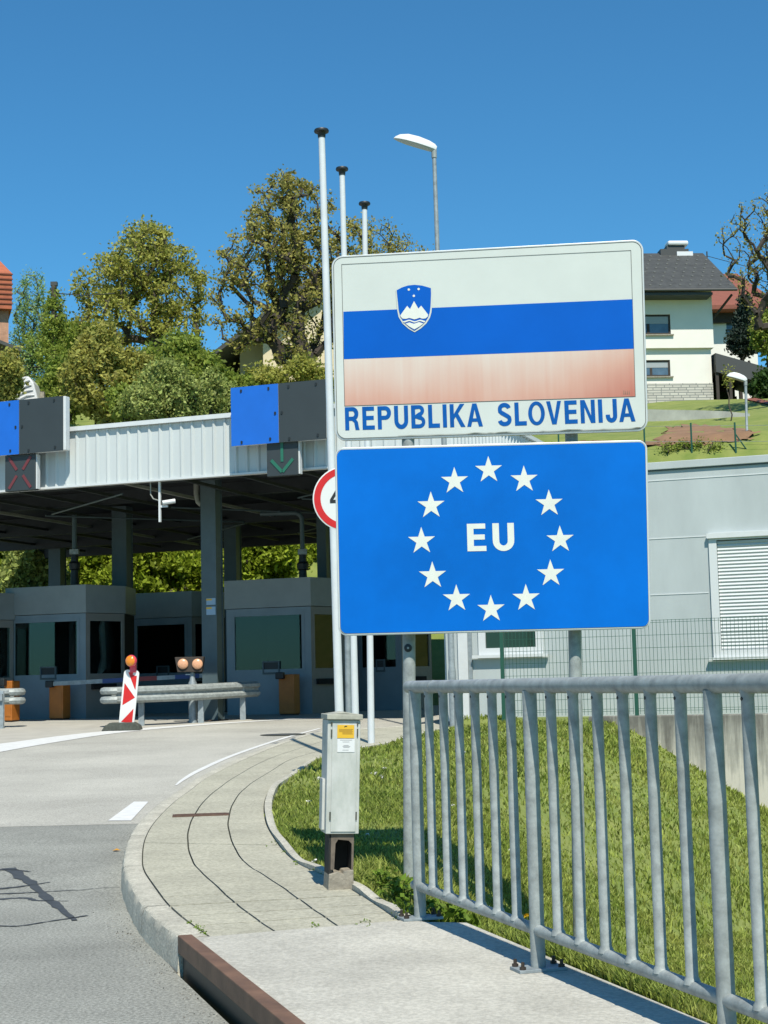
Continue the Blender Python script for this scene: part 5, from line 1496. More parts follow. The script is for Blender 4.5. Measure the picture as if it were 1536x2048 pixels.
# ivy clad pole
pp = at_y(108, 800, 62)
ip = thing('utility_pole', 'ivy covered utility pole with wires between the pale tree and the round tree', 'utility pole', (pp.x, 62, terrain(pp.x, 62)))
zt_ = at_y(107, 572, 62).z
mb = MB(); mb.tube([(pp.x, 62, terrain(pp.x, 62) - .5), (pp.x, 62, zt_)], [0.16, 0.11], 8); mb.build('pole', M['bark'], ip)
mb = MB(); mb.box(pp.x - 0.12, pp.x + 0.14, 61.9, 62.1, zt_, zt_ + 0.16); mb.build('pole_cap', M['fascia_dark'], ip)
for dz in (-0.9, -1.25, -1.6):
    mb = MB(); mb.tube([(pp.x + 0.1, 61.9, zt_ + dz), (pp.x + 0.35, 61.9, zt_ + dz), (pp.x + 0.35, 61.9, zt_ + dz + 0.12)], 0.025, 6); mb.build('insulator', M['fascia_dark'], ip)
mb = MB(); pe = at_y(230, 584, 62); mb.tube([(pp.x + 0.1, 62, zt_ - 0.3), ((pp.x + pe.x) / 2, 62, zt_ - 0.42), (pe.x, 62, zt_ - 0.36)], 0.02, 5); mb.build('wire', M['black_plastic'], ip)
rng = np.random.default_rng(5)
cs = []
for k in range(150):
    t = rng.uniform() ** 0.8; y = 585 + t * 215; a = at_y(108 + t * 10, y, 62); cs.append((a.x + rng.normal() * (0.12 + 0.55 * t), 62 + rng.normal() * (0.15 + 0.45 * t), a.z))
np_mesh('ivy', leaves_np(rng, cs, (0.1, 0.1, 0.15), 40, 0.07), 0, 4, M['leaf_mid'], ip, tuple(ip.location))
# bushes above the canopy
def bush(px, py, rx, rz, Y, leaf, label, seed, tips=150, nl=16, size=0.13, name='shrub', extra=(), bk='bark', rt=0.008):
    b = tbase(px, Y)
    k = Y / F
    sig = (0.028 * rx * k + 0.1,) * 2 + (0.025 * rz * k + 0.08,)
    rg = np.random.default_rng(seed + 900)
    lobs = [lobe(px, py, rx * .8, rz * .8, Y, 1.2)]
    for q in range(7):
        a = rg.uniform(-0.3, math.pi + 0.3)
        f = rg.uniform(0.5, 0.95)
        lobs.append(lobe(px + rx * f * math.cos(a), py - rz * f * math.sin(a) * 0.9, rx * rg.uniform(.2, .42), rz * rg.uniform(.2, .5), Y + rg.uniform(-1, 1), 0.3))
    return make_tree(name, label, 'shrub', 'shrubs on the bank behind the canopy', b, vtop(px, py + rz * 0.2, Y),
                     lobs + [lobe(*e_) for e_ in extra], tips, int(nl * 2.3), size * 0.62, sig, M[leaf], M[bk], seed, r_tip=rt, rmax=0.07, seg=0.5, shell=0.8, stems=4, trunkpart='stems', crownpart='foliage')
bush(215, 765, 82, 100, 52, 'leaf_bronze', 'bronze green shrub just right of the left sign box', 21, 260, 22, 0.13, extra=((190, 720, 45, 60, 52, .6),))
bush(335, 750, 95, 90, 55, 'leaf_mid', 'mid green shrub beneath the round olive tree', 22, 260, 22, 0.13)
bush(345, 800, 85, 70, 49, 'leaf_pale', 'pale grey green willow like shrub just above the canopy edge', 23, 260, 20, 0.10)
bush(130, 790, 50, 70, 55, 'leaf_mid', 'green bush behind the left sign box with bare forked stems', 24, 130, 18, 0.13)
bush(8, 765, 34, 65, 50, 'leaf_bronze', 'bronze bush at the left edge beside the white wrapped stack', 25, 130, 22, 0.12)
bush(150, 700, 60, 60, 70, 'leaf_mid', 'yellow green bush at the foot of the ivy covered pole', 26, 150, 18, 0.14)
bush(455, 778, 70, 34, 58, 'leaf_mid', 'green bush under the eave of the gabled house', 27, 180, 18, 0.13)
bush(590, 765, 90, 45, 58, 'leaf_olive', 'olive bush before the balcony of the gabled house', 28, 150, 11, 0.12)
bush(270, 815, 60, 45, 50, 'leaf_mid', 'low green shrub between the bronze shrub and the pale shrub', 30, 140, 18, 0.12)
bush(430, 810, 45, 60, 50, 'leaf_pale', 'pale bush touching the left side of the right sign box', 29, 120, 16, 0.10)
# green wood edge behind the booths, seen under the canopy
k = 0
for (px, py, rx, rz, Y, lf, lb) in [(-20, 1140, 90, 110, 50, 'leaf_bright', 'bright green bush behind the booth at the left edge'),
                                    (70, 1170, 75, 85, 48, 'leaf_pale', 'pale twiggy bush behind the roof of the left booth'),
                                    (190, 1120, 85, 110, 51, 'leaf_bright', 'bright green bush behind the second canopy column'),
                                    (310, 1150, 95, 110, 49, 'leaf_bright', 'sunlit green bush above the farther booth'),
                                    (410, 1130, 80, 120, 52, 'leaf_mid', 'mid green bush behind the front canopy column'),
                                    (520, 1140, 90, 115, 49, 'leaf_bright', 'bright green bush over the left half of the right booth'),
                                    (620, 1140, 85, 120, 51, 'leaf_bright', 'bright green bush behind the elbowed conduit'),
                                    (480, 1290, 70, 120, 47, 'leaf_bright', 'low green bush seen between front column and right booth'),
                                    (730, 1150, 85, 120, 53, 'leaf_mid', 'green bush hidden behind the star panel')]:
    bush(px, py, rx, rz, Y, lf, lb, 40 + k, 230, 22, 0.15); k += 1
# right side: bare tree, conifer, hedge
make_tree('tree', 'nearly bare dark tree reaching in from the right edge', 'tree', TG, tbase(1600, 60), vtop(1575, 560, 60),
          [lobe(1530, 470, 95, 80, 60, 2), lobe(1510, 560, 65, 60, 60, 1.0), lobe(1580, 420, 60, 70, 60, 1.2), lobe(1560, 640, 60, 40, 60, .4)],
          330, 5, 0.06, (0.13, 0.13, 0.12), M['leaf_brown'], M['bark_dark'], 61, r_tip=0.0135, rmax=0.15, shell=0.85)
make_tree('conifer', 'dark blue green conifer in front of the red roofed house', 'conifer', None, tbase(1491, 86), vtop(1491, 605, 86),
          [lobe(1491, 690, 30, 22, 86, 1.4), lobe(1490, 660, 25, 25, 86, 1.2), lobe(1491, 630, 16, 24, 86, .8), lobe(1491, 605, 7, 14, 86, .35), lobe(1475, 680, 22, 16, 86, .7)],
          260, 16, 0.10, (0.16, 0.16, 0.1), M['leaf_dark'], M['bark_dark'], 62, r_tip=0.010, rmax=0.12, shell=0.85)
make_tree('shrub', 'light green leafy bush beside the conifer at the right edge', 'shrub', None, tbase(1535, 82), vtop(1535, 690, 82),
          [lobe(1535, 665, 26, 40, 82, 1)], 110, 18, 0.12, (0.2, 0.2, 0.2), M['leaf_mid'], M['bark'], 63, rmax=0.1)
make_tree('hedge', 'rounded deep green hedge right of the carport', 'hedge', None, tbase(1548, 72), vtop(1548, 790, 72),
          [lobe(1548, 778, 42, 38, 72, 1)], 240, 26, 0.10, (0.14, 0.14, 0.12), M['leaf_hedge'], M['bark'], 64, rmax=0.08, stems=3, trunkpart='stems', crownpart='foliage')
pt = ray_terrain(1461, 842)
make_tree('sapling', 'thin young tree tied to stakes on the lawn before the carport', 'sapling', None, (pt.x, pt.y, pt.z - .1), (pt.x - 0.02, pt.y, at_y(1461, 760, pt.y).z),
          [((pt.x, pt.y, at_y(1461, 755, pt.y).z), (0.15, 0.15, 0.5), 1)], 16, 6, 0.05, (0.06, 0.06, 0.1), M['leaf_olive'], M['bark'], 65, r_tip=0.006, rmax=0.028)
# green tufts along the garden fence
for k, (px, py) in enumerate([(1335, 903), (1393, 895), (1432, 899), (1364, 898)]):
    p = ray_terrain(px, py)
    make_tree('garden_plant', 'small green garden plants along the thin post fence', 'plant', 'garden plants along the fence', (p.x, p.y, p.z - 0.05), (p.x, p.y, p.z + 0.1),
              [((p.x, p.y, p.z + 0.12), (0.22, 0.12, 0.14), 1)], 12, 10, 0.04, (0.1, 0.1, 0.08), M['leaf_mid'], M['bark'], 70 + k, rmax=0.02, stems=2, trunkpart='stems', crownpart='foliage')
# overhead wire by the right house
wa, wb_ = at_y(1414, 512, 84), at_y(1560, 540, 84)
uw_ = thing('overhead_wire', 'thin overhead wire leading from the dark roof towards the bare tree', 'wire', tuple(wa))
mb = MB(); mb.tube([tuple(wa), tuple((wa + wb_) / 2 + Vector((0, 0, -0.15))), tuple(wb_)], 0.018, 5); mb.build('cable', M['black_plastic'], uw_)
mb = MB(); mb.tube([(wa.x, wa.y, wa.z - 1.4), (wa.x, wa.y, wa.z + 0.25)], 0.04, 6); mb.build('mast', M['fascia_dark'], uw_)

# ================================================================== FLAGPOLES, LAMPS, SPEED SIGN
def flagpole(px_b, px_t, yt, yb, Y, r, label):
    b = at_y(px_b, yb, Y); t_ = at_y(px_t, yt, Y)
    b.z = terrain(b.x, b.y) - 0.05
    o = thing('flagpole', label, 'flagpole', tuple(b), 'white flagpoles without flags')
    d = (t_ - b)
    mb = MB(); mb.tube([b, b + d * 0.995], [r * 1.08, r * 0.82], 16); mb.build('pole', M['white_pole'], o, smooth=True)
    u_ = d.normalized(); x_ = u_.cross(Vector((0, 1, 0))).normalized()
    Tt = frame(b + d, x_, u_.cross(x_), u_)
    mb = MB(Tt); mb.lathe([(r * 0.93, -0.075), (r * 1.02, -0.03), (r * 1.25, -0.012), (r * 1.8, -0.004), (r * 1.9, 0.012), (r * 1.75, 0.03), (0.01, 0.036)], n=24); mb.build('cap', M['black_plastic'], o, smooth=True)
    mb = MB(); mb.lathe([(r * 1.3, -0.02), (r * 1.3, 0.08), (r * 1.1, 0.1)], tuple(b), 16); mb.build('collar', M['white_pole'], o)
    return o
flagpole(681, 643, 264, 1490, 19.1, 0.050, 'nearest and tallest looking white flagpole, left of the sign')
flagpole(712, 684, 340, 1485, 20.5, 0.045, 'middle white flagpole of the three beside the sign')
flagpole(742, 729, 409, 1478, 22.0, 0.045, 'farthest and lowest looking white flagpole, just left of the sign edge')

def street_lamp(base, hx_, top, head, sc, label, rb=0.066, rt=0.035, dirx=-1, hk=1.0):
    o = thing('street_lamp', label, 'street lamp', tuple(base), 'street lamps with white cobra heads')
    mb = MB(); mb.tube([base, base + (top - base) * 0.12, base + (top - base) * 0.13, top], [rb, rb, rb * 0.8, rt], 14); mb.build('pole', M['galv_dull'], o, smooth=True)
    # head: shell of elliptical cross-sections from the joint (0) to the nose (1), axis tilted upward
    ax = Vector((dirx * 0.955, 0.0, 0.30)).normalized(); sd_ = Vector((0, 1, 0)); up = ax.cross(sd_) * (1 if dirx > 0 else -1)
    if up.z < 0: up = -up
    mb = MB(); mb2 = MB(); n = 16
    st_ = [(0.0, 0.045, 0.10, 0.06), (0.06, 0.085, 0.15, 0.07), (0.2, 0.12, 0.195, 0.07), (0.45, 0.155, 0.225, 0.06), (0.7, 0.155, 0.215, 0.05), (0.88, 0.11, 0.15, 0.035), (0.97, 0.06, 0.07, 0.02), (1.0, 0.01, 0.015, 0.01)]
    rows = []
    for (t, wd, ht, lowr) in st_:
        row = []
        for k in range(n + 1):
            a = math.pi * k / n
            row.append(top + ax * ((t - 0.04) * sc) + sd_ * (math.cos(a) * wd * sc) + up * (math.sin(a) * ht * sc * 0.9 * hk + 0.02))
        rows.append(row)
    m_ = n + 1
    mb.add([p for r_ in rows for p in r_], [(i * m_ + k, i * m_ + k + 1, (i + 1) * m_ + k + 1, (i + 1) * m_ + k) for i in range(len(rows) - 1) for k in range(n)])
    shell_ = mb.build('lamp_head', M['lamp_white'], o, smooth=True, fix=True)
    rows = []
    for (t, wd, ht, lowr) in st_:
        row = []
        for k in range(9):
            a = math.pi * k / 8
            row.append(top + ax * ((t - 0.04) * sc) + sd_ * (math.cos(a) * wd * sc * 0.97) + up * (-math.sin(a) * lowr * sc + 0.028))
        rows.append(row)
    mb2.add([p for r_ in rows for p in r_], [(i * 9 + k, i * 9 + k + 1, (i + 1) * 9 + k + 1, (i + 1) * 9 + k) for i in range(len(rows) - 1) for k in range(8)])
    mb2.build('lens', M['lamp_lens'], shell_, smooth=True, fix=True)
    mb = MB(); mb.tube([top - Vector((0, 0, 0.12)), top + Vector((0, 0, 0.06))], rt * 1.3, 12); mb.build('socket', M['galv'], o, smooth=True)
    return o
lb = at_y(908, 1450, 25.6); lb.z = terrain(lb.x, lb.y) - 0.1
lt = at_y(868, 302, 25.6)
street_lamp(lb, None, lt, None, 0.74, 'tall street lamp with white head rising above the flag sign')
l2 = at_y(1497, 930, 50); l2.z = terrain(l2.x, l2.y) - 0.2
l2t = at_y(1491, 764, 50)
street_lamp(l2, None, l2t, None, 0.66, 'smaller street lamp behind the grey building roof at the right', rb=0.05, rt=0.045, hk=1.5)

# speed limit sign
YS = 15.6
sp_ = at_y(697, 1480, YS); zs0 = terrain(sp_.x, sp_.y)
ss = thing('speed_limit_sign', 'round red rimmed speed limit sign half hidden by the star panel', 'road sign', (sp_.x, YS, zs0))
tp_ = at_y(690, 925, YS)
mb = MB(); mb.tube([(sp_.x, YS + 0.045, zs0 - 0.1), (tp_.x, YS + 0.045, tp_.z)], 0.030, 12); mb.build('post', M['galv_dull'], ss, smooth=True)
cs_ = at_y(691, 997, YS); rr_ = 66 / F * YS
Tq = frame(cs_, Vector((1, 0, 0)), Vector((0, 0, 1)), Vector((0, -1, 0)))
mb = MB(Tq); mb.lathe([(rr_ * 0.98, -0.012), (rr_, 0.0), (rr_, 0.004), (rr_ * 0.97, 0.006), (0.01, 0.006)], n=48); dsk = mb.build('disc', M['white_refl'], ss)
Td = frame(cs_ + Vector((0, -0.0085, 0)), Vector((1, 0, 0)), Vector((0, 1, 0)))
circ = lambda r, n=48: [(r * math.cos(2 * math.pi * k / n), r * math.sin(2 * math.pi * k / n)) for k in range(n)]
mb = MB(Td); mb.film([circ(rr_ * 0.96), circ(rr_ * 0.76)], 0); mb.build('red_rim', M['red_refl'], dsk)
# digits 40
d4 = lambda ox, oz, h: ([[(ox + 0.0 * h, oz + 0.22 * h), (ox + 0.40 * h, oz + 0.22 * h), (ox + 0.40 * h, oz), (ox + 0.56 * h, oz), (ox + 0.56 * h, oz + 0.22 * h), (ox + 0.66 * h, oz + 0.22 * h), (ox + 0.66 * h, oz + 0.37 * h), (ox + 0.56 * h, oz + 0.37 * h), (ox + 0.56 * h, oz + h), (ox + 0.38 * h, oz + h), (ox, oz + 0.38 * h)],
                         [(ox + 0.15 * h, oz + 0.37 * h), (ox + 0.40 * h, oz + 0.37 * h), (ox + 0.40 * h, oz + 0.76 * h)]])
hd = rr_ * 0.66
mb = MB(Td); mb.film(d4(-hd * 0.72, -hd * 0.42, hd), -0.001)
ell = lambda cx, cz, rx, rz, n=28: [(cx + rx * math.cos(2 * math.pi * k / n), cz + rz * math.sin(2 * math.pi * k / n)) for k in range(n)]
mb.film([ell(hd * 0.36, hd * 0.08, hd * 0.30, hd * 0.5), ell(hd * 0.36, hd * 0.08, hd * 0.15, hd * 0.35)], -0.001)
mb.build('number', M['black_print'], dsk)

# ================================================================== BORDER SIGN
def fit_panel(px, Y0):
    """vertical-ish rectangle through four corner pixels TL TR BL BR: returns frame, width, height"""
    # unknown: left depth, right depth offset; choose so that left/right real heights agree
    best = None
    for k in range(-12, 13):
        dy = k * 0.01
        TL, BL = at_y(*px[0], Y0 - dy / 2), at_y(*px[2], Y0 - dy / 2)
        TR, BR = at_y(*px[1], Y0 + dy / 2), at_y(*px[3], Y0 + dy / 2)
        u1 = (TR - TL); u2 = (BR - BL); v1 = TL - BL; v2 = TR - BR
        err = abs(v1.length - v2.length) + abs((u1.normalized()).dot(v1.normalized())) * 1.0 + abs(u2.normalized().dot(v2.normalized())) * 1.0 + abs(dy) * 0.03
        if best is None or err < best[0]: best = (err, dy, TL, TR, BL, BR)
    _, dy, TL, TR, BL, BR = best
    u = ((TR - TL) + (BR - BL)).normalized(); v = ((TL - BL) + (TR - BR)); v = (v - u * v.dot(u)).normalized()
    nrm = v.cross(u).normalized()      # into depth
    c = (TL + TR + BL + BR) / 4
    W = ((TR - TL).length + (BR - BL).length) / 2; H = ((TL - BL).length + (TR - BR).length) / 2
    return frame(c, u, nrm, v), W, H
YSG = 9.3
TF, WF, HF = fit_panel([(663, 513), (1286, 479), (671, 882), (1296, 862)], YSG + 0.05)
TE, WE, HE = fit_panel([(669, 896), (1294, 880), (677, 1272), (1302, 1257)], YSG - 0.02)

bs = thing('border_sign', 'large border sign with national flag panel above blue panel of stars, on two posts', 'border sign', tuple(at_y(985, 1800, YSG)))
bs.location.z = 0
def uv(T, x, y):
    nrm = Vector((T[0][1], T[1][1], T[2][1]))
    p = on_plane(x, y, T.translation, nrm)
    q = T.inverted() @ p
    return (q.x, q.z)
# posts behind the panels
for (px0, y0, px1, y1) in ((818, 1300, 820, 1775), (1150, 1300, 1160, 1900)):
    a = at_y(px0, y0, YSG + 0.12); b = at_y(px1, y1, YSG + 0.12)
    d = (a - b).normalized()
    zt_ = at_y(px0, 540, YSG + 0.12).z
    zt_ = at_y(px0, 600, YSG + 0.12).z
    topp = a + d * ((zt_ - a.z) / d.z); zb_ = terrain(b.x, b.y) - 0.3
    bot = b + d * ((zb_ - b.z) / d.z)
    mb = MB(); mb.tube([bot, topp], 0.0385, 18); po = mb.build('post', M['galv'], bs, smooth=True)
    mb = MB(); mb.lathe([(0.042, -0.02), (0.042, 0.004), (0.02, 0.012), (0.002, 0.013)], tuple(topp), 16); mb.build('post_cap', M['black_plastic'], po)
# black clamp knob at the left post
kp = at_y(816, 1296, YSG + 0.12 - 0.040)
Tq = frame(kp, Vector((1, 0, 0)), Vector((0, 0, 1)), Vector((0, -1, 0)))
mb = MB(Tq); mb.lathe([(0.022, -0.004), (0.024, 0.004), (0.020, 0.010), (0.010, 0.012), (0.002, 0.012)], n=18); kn = mb.build('clamp_knob', M['black_plastic'], bs, smooth=True)
mb = MB(Tq); mb.lathe([(0.007, 0.012), (0.007, 0.016), (0.001, 0.017)], n=10); mb.build('screw', M['galv'], kn)

def warper(T, W, H, cpx):
    C = [uv(T, *c) for c in cpx]      # TL TR BL BR
    def f(p):
        s_, t_ = p[0] / W + 0.5, p[1] / H + 0.5
        return tuple((C[2][k] * (1 - s_) + C[3][k] * s_) * (1 - t_) + (C[0][k] * (1 - s_) + C[1][k] * s_) * t_ for k in range(2))
    return f
WPF = warper(TF, WF, HF, [(663, 513), (1286, 479), (671, 882), (1296, 862)])
WPE = warper(TE, WE, HE, [(669, 896), (1294, 880), (677, 1272), (1302, 1257)])
def panel(nm, T, W, H, rad, face, rimw):
    wp = WPF if T is TF else WPE
    mb = MB(T); mb.prism([wp(q) for q in rrect(-W / 2, W / 2, -H / 2, H / 2, rad, 8)], -0.004, 0.022)
    p = mb.build(nm, M['rim'], bs, bevel=0.002, fix=True)
    mb = MB(T); mb.film([[wp(q) for q in rrect(-W / 2 + rimw, W / 2 - rimw, -H / 2 + rimw, H / 2 - rimw, rad - rimw * .6, 8)]], -0.0065)
    f = mb.build('face_sheet', face, p)
    return p
fp = panel('flag_panel', TF, WF, HF, 0.066, M['sign_white'], 0.007)
tag(fp, 'white upper panel with faded flag, crest and country name')
def outline(T, x0, x1, z0, z1, rad, wd, parent, m_, y, nm):
    wp = WPF if T is TF else WPE
    mb = MB(T); mb.film([[wp(q) for q in rrect(x0, x1, z0, z1, rad, 8)], [wp(q) for q in rrect(x0 + wd, x1 - wd, z0 + wd, z1 - wd, max(rad - wd, 0.0005), 8)]], y); return mb.build(nm, m_, parent)
outline(TF, -WF / 2 + 0.0105, WF / 2 - 0.0105, -HF / 2 + 0.0105, HF / 2 - 0.0105, 0.057, 0.0035, fp, M['line'], -0.008, 'edge_line')
# flag field
fx0, fz1 = uv(TF, 684, 530); fx1, _ = uv(TF, 1268, 640); _, fz0 = uv(TF, 690, 811)
_, fz0b = uv(TF, 1270, 793)
fz0 = (fz0 + fz0b) / 2; _, fz1b = uv(TF, 1262, 501); fz1 = (fz1 + fz1b) / 2
fx0 = (fx0 + uv(TF, 690, 811)[0]) / 2
fx1 = (uv(TF, 1261, 502)[0] + uv(TF, 1270, 793)[0]) / 2
zb1 = (uv(TF, 687, 624)[1] + uv(TF, 1265, 599)[1]) / 2; zb0 = (uv(TF, 688, 719)[1] + uv(TF, 1267, 698)[1]) / 2
RED_X1 = (TF @ Vector((fx1, 0, 0))).x - bs.location.x
RED_Z0 = (TF @ Vector((0, 0, fz0))).z; RED_Z1 = (TF @ Vector((0, 0, zb0))).z
fq = [uv(TF, 684, 530), uv(TF, 1261, 502), uv(TF, 690, 812), uv(TF, 1270, 793)]
bq = [uv(TF, 687, 624), uv(TF, 1265, 599), uv(TF, 688, 719), uv(TF, 1267, 698)]
mb = MB(TF); mb.film([[bq[2], bq[3], bq[1], bq[0]]], -0.0085); mb.build('blue_stripe', M['sign_blue'], fp)
mb = MB(TF); mb.film([[fq[2], fq[3], (bq[3][0], bq[3][1] - .001), (bq[2][0], bq[2][1] - .001)]], -0.0085); mb.build('red_stripe', faded_red(), fp)
mb = MB(TF); wd = 0.0028
mb.film([[(fq[2][0] - wd, fq[2][1] - wd), (fq[3][0] + wd, fq[3][1] - wd), (fq[1][0] + wd, fq[1][1] + wd), (fq[0][0] - wd, fq[0][1] + wd)], [fq[2], fq[3], fq[1], fq[0]]], -0.0085); mb.build('flag_outline', M['line'], fp)
# crest
def cz_(zx, zy): return uv(TF, 760 + zx / 10.97, 550 + zy / 10.97)
sh_out = [cz_(*p) for p in [(345, 335), (470, 255), (600, 210), (760, 193), (920, 212), (1040, 250), (1140, 290), (1148, 420), (1142, 700), (1130, 830), (1095, 950), (1020, 1070), (900, 1180), (760, 1265), (630, 1190), (500, 1080), (410, 930), (380, 780), (362, 560)]]
sh_in = [cz_(*p) for p in [(368, 345), (480, 285), (610, 242), (760, 226), (920, 242), (1030, 272), (1118, 298), (1122, 430), (1112, 690), (1095, 825), (1062, 930), (990, 1045), (880, 1145), (757, 1232), (650, 1165), (530, 1055), (445, 915), (412, 770), (390, 560)]]
mb = MB(TF); mb.film([sh_out], -0.0110); crest = mb.build('crest', M['sign_white'], fp)
mb = MB(TF); mb.film([sh_in], -0.0130); mb.build('shield', M['sign_blue'], crest) if False else None
crest_blue = MB(TF); crest_blue.film([sh_in], -0.0130); crest_blue.build('crest_shield', M['sign_blue'], fp)
mt_ = [cz_(*p) for p in [(450, 895), (598, 690), (662, 760), (748, 585), (845, 750), (905, 685), (1058, 880), (1050, 925), (1000, 965), (930, 970), (870, 950), (800, 975), (750, 985), (690, 965), (640, 955), (570, 975), (500, 970), (455, 925)]]
mb = MB(TF); mb.film([mt_], -0.0150)
wv1 = [cz_(500 + t * 500, 1022 + 16 * math.sin(t * 4 * math.pi + 1.2) - 13) for t in np.linspace(0, 1, 25)]
wv2 = [cz_(520 + t * 455, 1022 + 16 * math.sin(t * 4 * math.pi + 1.2) + 17) for t in np.linspace(1, 0, 25)]
mb.film([wv1 + wv2], -0.0150)
lowp = [cz_(560, 1078), (cz_(650, 1052)), cz_(745, 1082), cz_(860, 1045), cz_(955, 1078), cz_(870, 1140), cz_(757, 1205), cz_(650, 1145)]
mb.film([lowp], -0.0150)
for (sx, sy) in ((635, 332), (850, 322), (745, 470)):
    c = cz_(sx, sy); r1 = 0.0088; pts = []
    for k in range(12):
        a = math.pi * k / 6 + math.pi / 2; r_ = r1 if k % 2 == 0 else r1 * 0.68
        pts.append((c[0] + r_ * math.cos(a), c[1] + r_ * math.sin(a)))
    mb.film([pts], -0.0150)
mb.build('crest_emblem', M['star'], fp)
# grime along the lower edge
rngd = random.Random(8)
mb = MB(TF)
up_l, lo_l = [], []
for k in range(61):
    x = -WF * 0.30 + (WF * 0.77) * k / 60
    zc = -HF / 2 + 0.0175 + (WPF((x, -HF / 2))[1] + HF / 2)
    h = 0.0012 + 0.0045 * max(0.0, math.sin(k * 0.55) * math.sin(k * 0.23 + 1) + rngd.uniform(-0.2, 0.3)) * min(1, k / 12)
    up_l.append((x, zc + h)); lo_l.append((x, zc))
mb.film([lo_l + up_l[::-1]], -0.0095)
for k in range(4):
    xx = fx1 - 0.075 + k * 0.011; mb.film([[(xx, fz0 + .004), (xx + .004, fz0 + .004), (xx + .003, fz0 + rngd.uniform(.015, .035)), (xx + .001, fz0 + .03)]], -0.0098)
mb.build('grime', M['dirt'], fp)

# --- lettering
def arc(cx, cy, rx, ry, a0, a1, n=10):
    return [(cx + rx * math.cos(R(a0 + (a1 - a0) * k / n)), cy + ry * math.sin(R(a0 + (a1 - a0) * k / n))) for k in range(n + 1)]
def ribbon(sp_pts, t):
    P = [np.array(p) for p in sp_pts]; Lf = []; Rt = []
    for i, p in enumerate(P):
        d = P[min(i + 1, len(P) - 1)] - P[max(i - 1, 0)]; d = d / np.linalg.norm(d); n_ = np.array([-d[1], d[0]]) * t / 2
        Lf.append(tuple(p + n_)); Rt.append(tuple(p - n_))
    return Lf + Rt[::-1]
def glyph(ch, t=0.17):
    if ch == 'I': return t, [[(0, 0), (t, 0), (t, 1), (0, 1)]]
    if ch == 'L': return .54, [[(0, 0), (.54, 0), (.54, t * .95), (t, t * .95), (t, 1), (0, 1)]]
    if ch == 'E':
        w_ = .58; h = t * .93; m0 = .5 - h / 2 + .01
        return w_, [[(0, 0), (w_, 0), (w_, h), (t, h), (t, m0), (w_ * .93, m0), (w_ * .93, m0 + h), (t, m0 + h), (t, 1 - h), (w_ * .97, 1 - h), (w_ * .97, 1), (0, 1)]]
    if ch == 'V': return .68, [[(.24, 0), (.44, 0), (.68, 1), (.50, 1), (.34, .24), (.18, 1), (0, 1)]]
    if ch == 'A': return .74, [[(0, 0), (.185, 0), (.245, .21), (.495, .21), (.555, 0), (.74, 0), (.47, 1), (.27, 1)], [(.285, .355), (.37, .74), (.455, .355)]]
    if ch == 'N': return .66, [[(0, 0), (t * .95, 0), (t * .95, .70), (.66 - t * 1.05, 0), (.66, 0), (.66, 1), (.66 - t * .95, 1), (.66 - t * .95, .31), (t * 1.05, 1), (0, 1)]]
    if ch == 'K': return .72, [[(0, 0), (t, 0), (t, .33), (.27, .45), (.51, 0), (.72, 0), (.39, .585), (.70, 1), (.485, 1), (t, .57), (t, 1), (0, 1)]]
    if ch == 'O':
        return .76, [[(.38 + p[0], .5 + p[1]) for p in [( .38 * math.cos(a), .515 * math.sin(a)) for a in np.linspace(0, 2 * math.pi, 33)[:-1]]], [(.38 + .205 * math.cos(a), .5 + .365 * math.sin(a)) for a in np.linspace(0, 2 * math.pi, 33)[:-1]]]
    if ch == 'U':
        w_ = .66; r_ = w_ / 2 - t / 2
        return w_, [ribbon([(t / 2, 1), (t / 2, .7), (t / 2, .4)] + arc(w_ / 2, .36, r_, .36 - t * .42, 180, 360, 14)[1:-1] + [(w_ - t / 2, .4), (w_ - t / 2, .7), (w_ - t / 2, 1)], t)]
    if ch == 'J':
        w_ = .52; r_ = w_ / 2 - t / 2
        return w_, [ribbon([(t / 2, .33)] + arc(w_ / 2, .28, r_, .28 - t * .42, 180, 360, 12) + [(w_ - t / 2, .5), (w_ - t / 2, 1)], t)]
    if ch == 'S':
        w_ = .64; c1 = .735; c2 = .265; rx = w_ / 2 - t / 2; ry = .265 - t * .46
        sp2 = arc(w_ / 2, c1, rx * .93, ry, 12, 175, 12) + [(t * .62, .64), (t * 1.0, .575), (w_ * .5, .50), (w_ - t * 1.0, .425), (w_ - t * .58, .36)] + arc(w_ / 2, c2, rx, ry, 5, -172, 12)
        return w_, [ribbon(sp2, t * .96)]
    if ch in 'PR':
        w_ = .64; h = t * .92; bt = .41
        cyc = (1 + bt) / 2; ry = (1 - bt) / 2; rx = .27; cx = w_ - rx
        out_ = arc(cx, cyc, rx, ry, 90, -90, 12)
        hole = [(t, 1 - h)] + arc(cx - .02, cyc, rx - t + .02, ry - h, 90, -90, 12) + [(t, bt + h)]
        if ch == 'P': return w_, [[(0, 0), (t, 0), (t, bt)] + out_[::-1] + [(0, 1)], hole]
        out_ = arc(cx, cyc, rx, ry, -62, 90, 12)
        return .68, [[(0, 0), (t, 0), (t, bt), (.33, bt), (.43, .33), (.47, .1), (.49, 0), (.68, 0), (.645, .12), (.61, .34), (.54, .44)] + out_ + [(0, 1)], hole]
    if ch == 'B':
        w_ = .66; h = t * .9; md = .53
        up_ = arc(.38, (1 + md) / 2, .24, (1 - md) / 2, -60, 90, 10); lo_ = arc(.37, md / 2 + .005, .29, md / 2 + .005 - .0, -90, 60, 10)
        return w_, [[(0, 0)] + lo_ + up_ + [(0, 1)],
                    [(t, 1 - h)] + arc(.37, (1 + md) / 2, .24 - t + .03, (1 - md) / 2 - h * .92, 90, -90, 10) + [(t, md + h * .10 + .03)],
                    [(t, md - h * .55)] + arc(.37, md / 2 + .005, .29 - t + .03, md / 2 - h * .95, 90, -90, 10) + [(t, h)]]
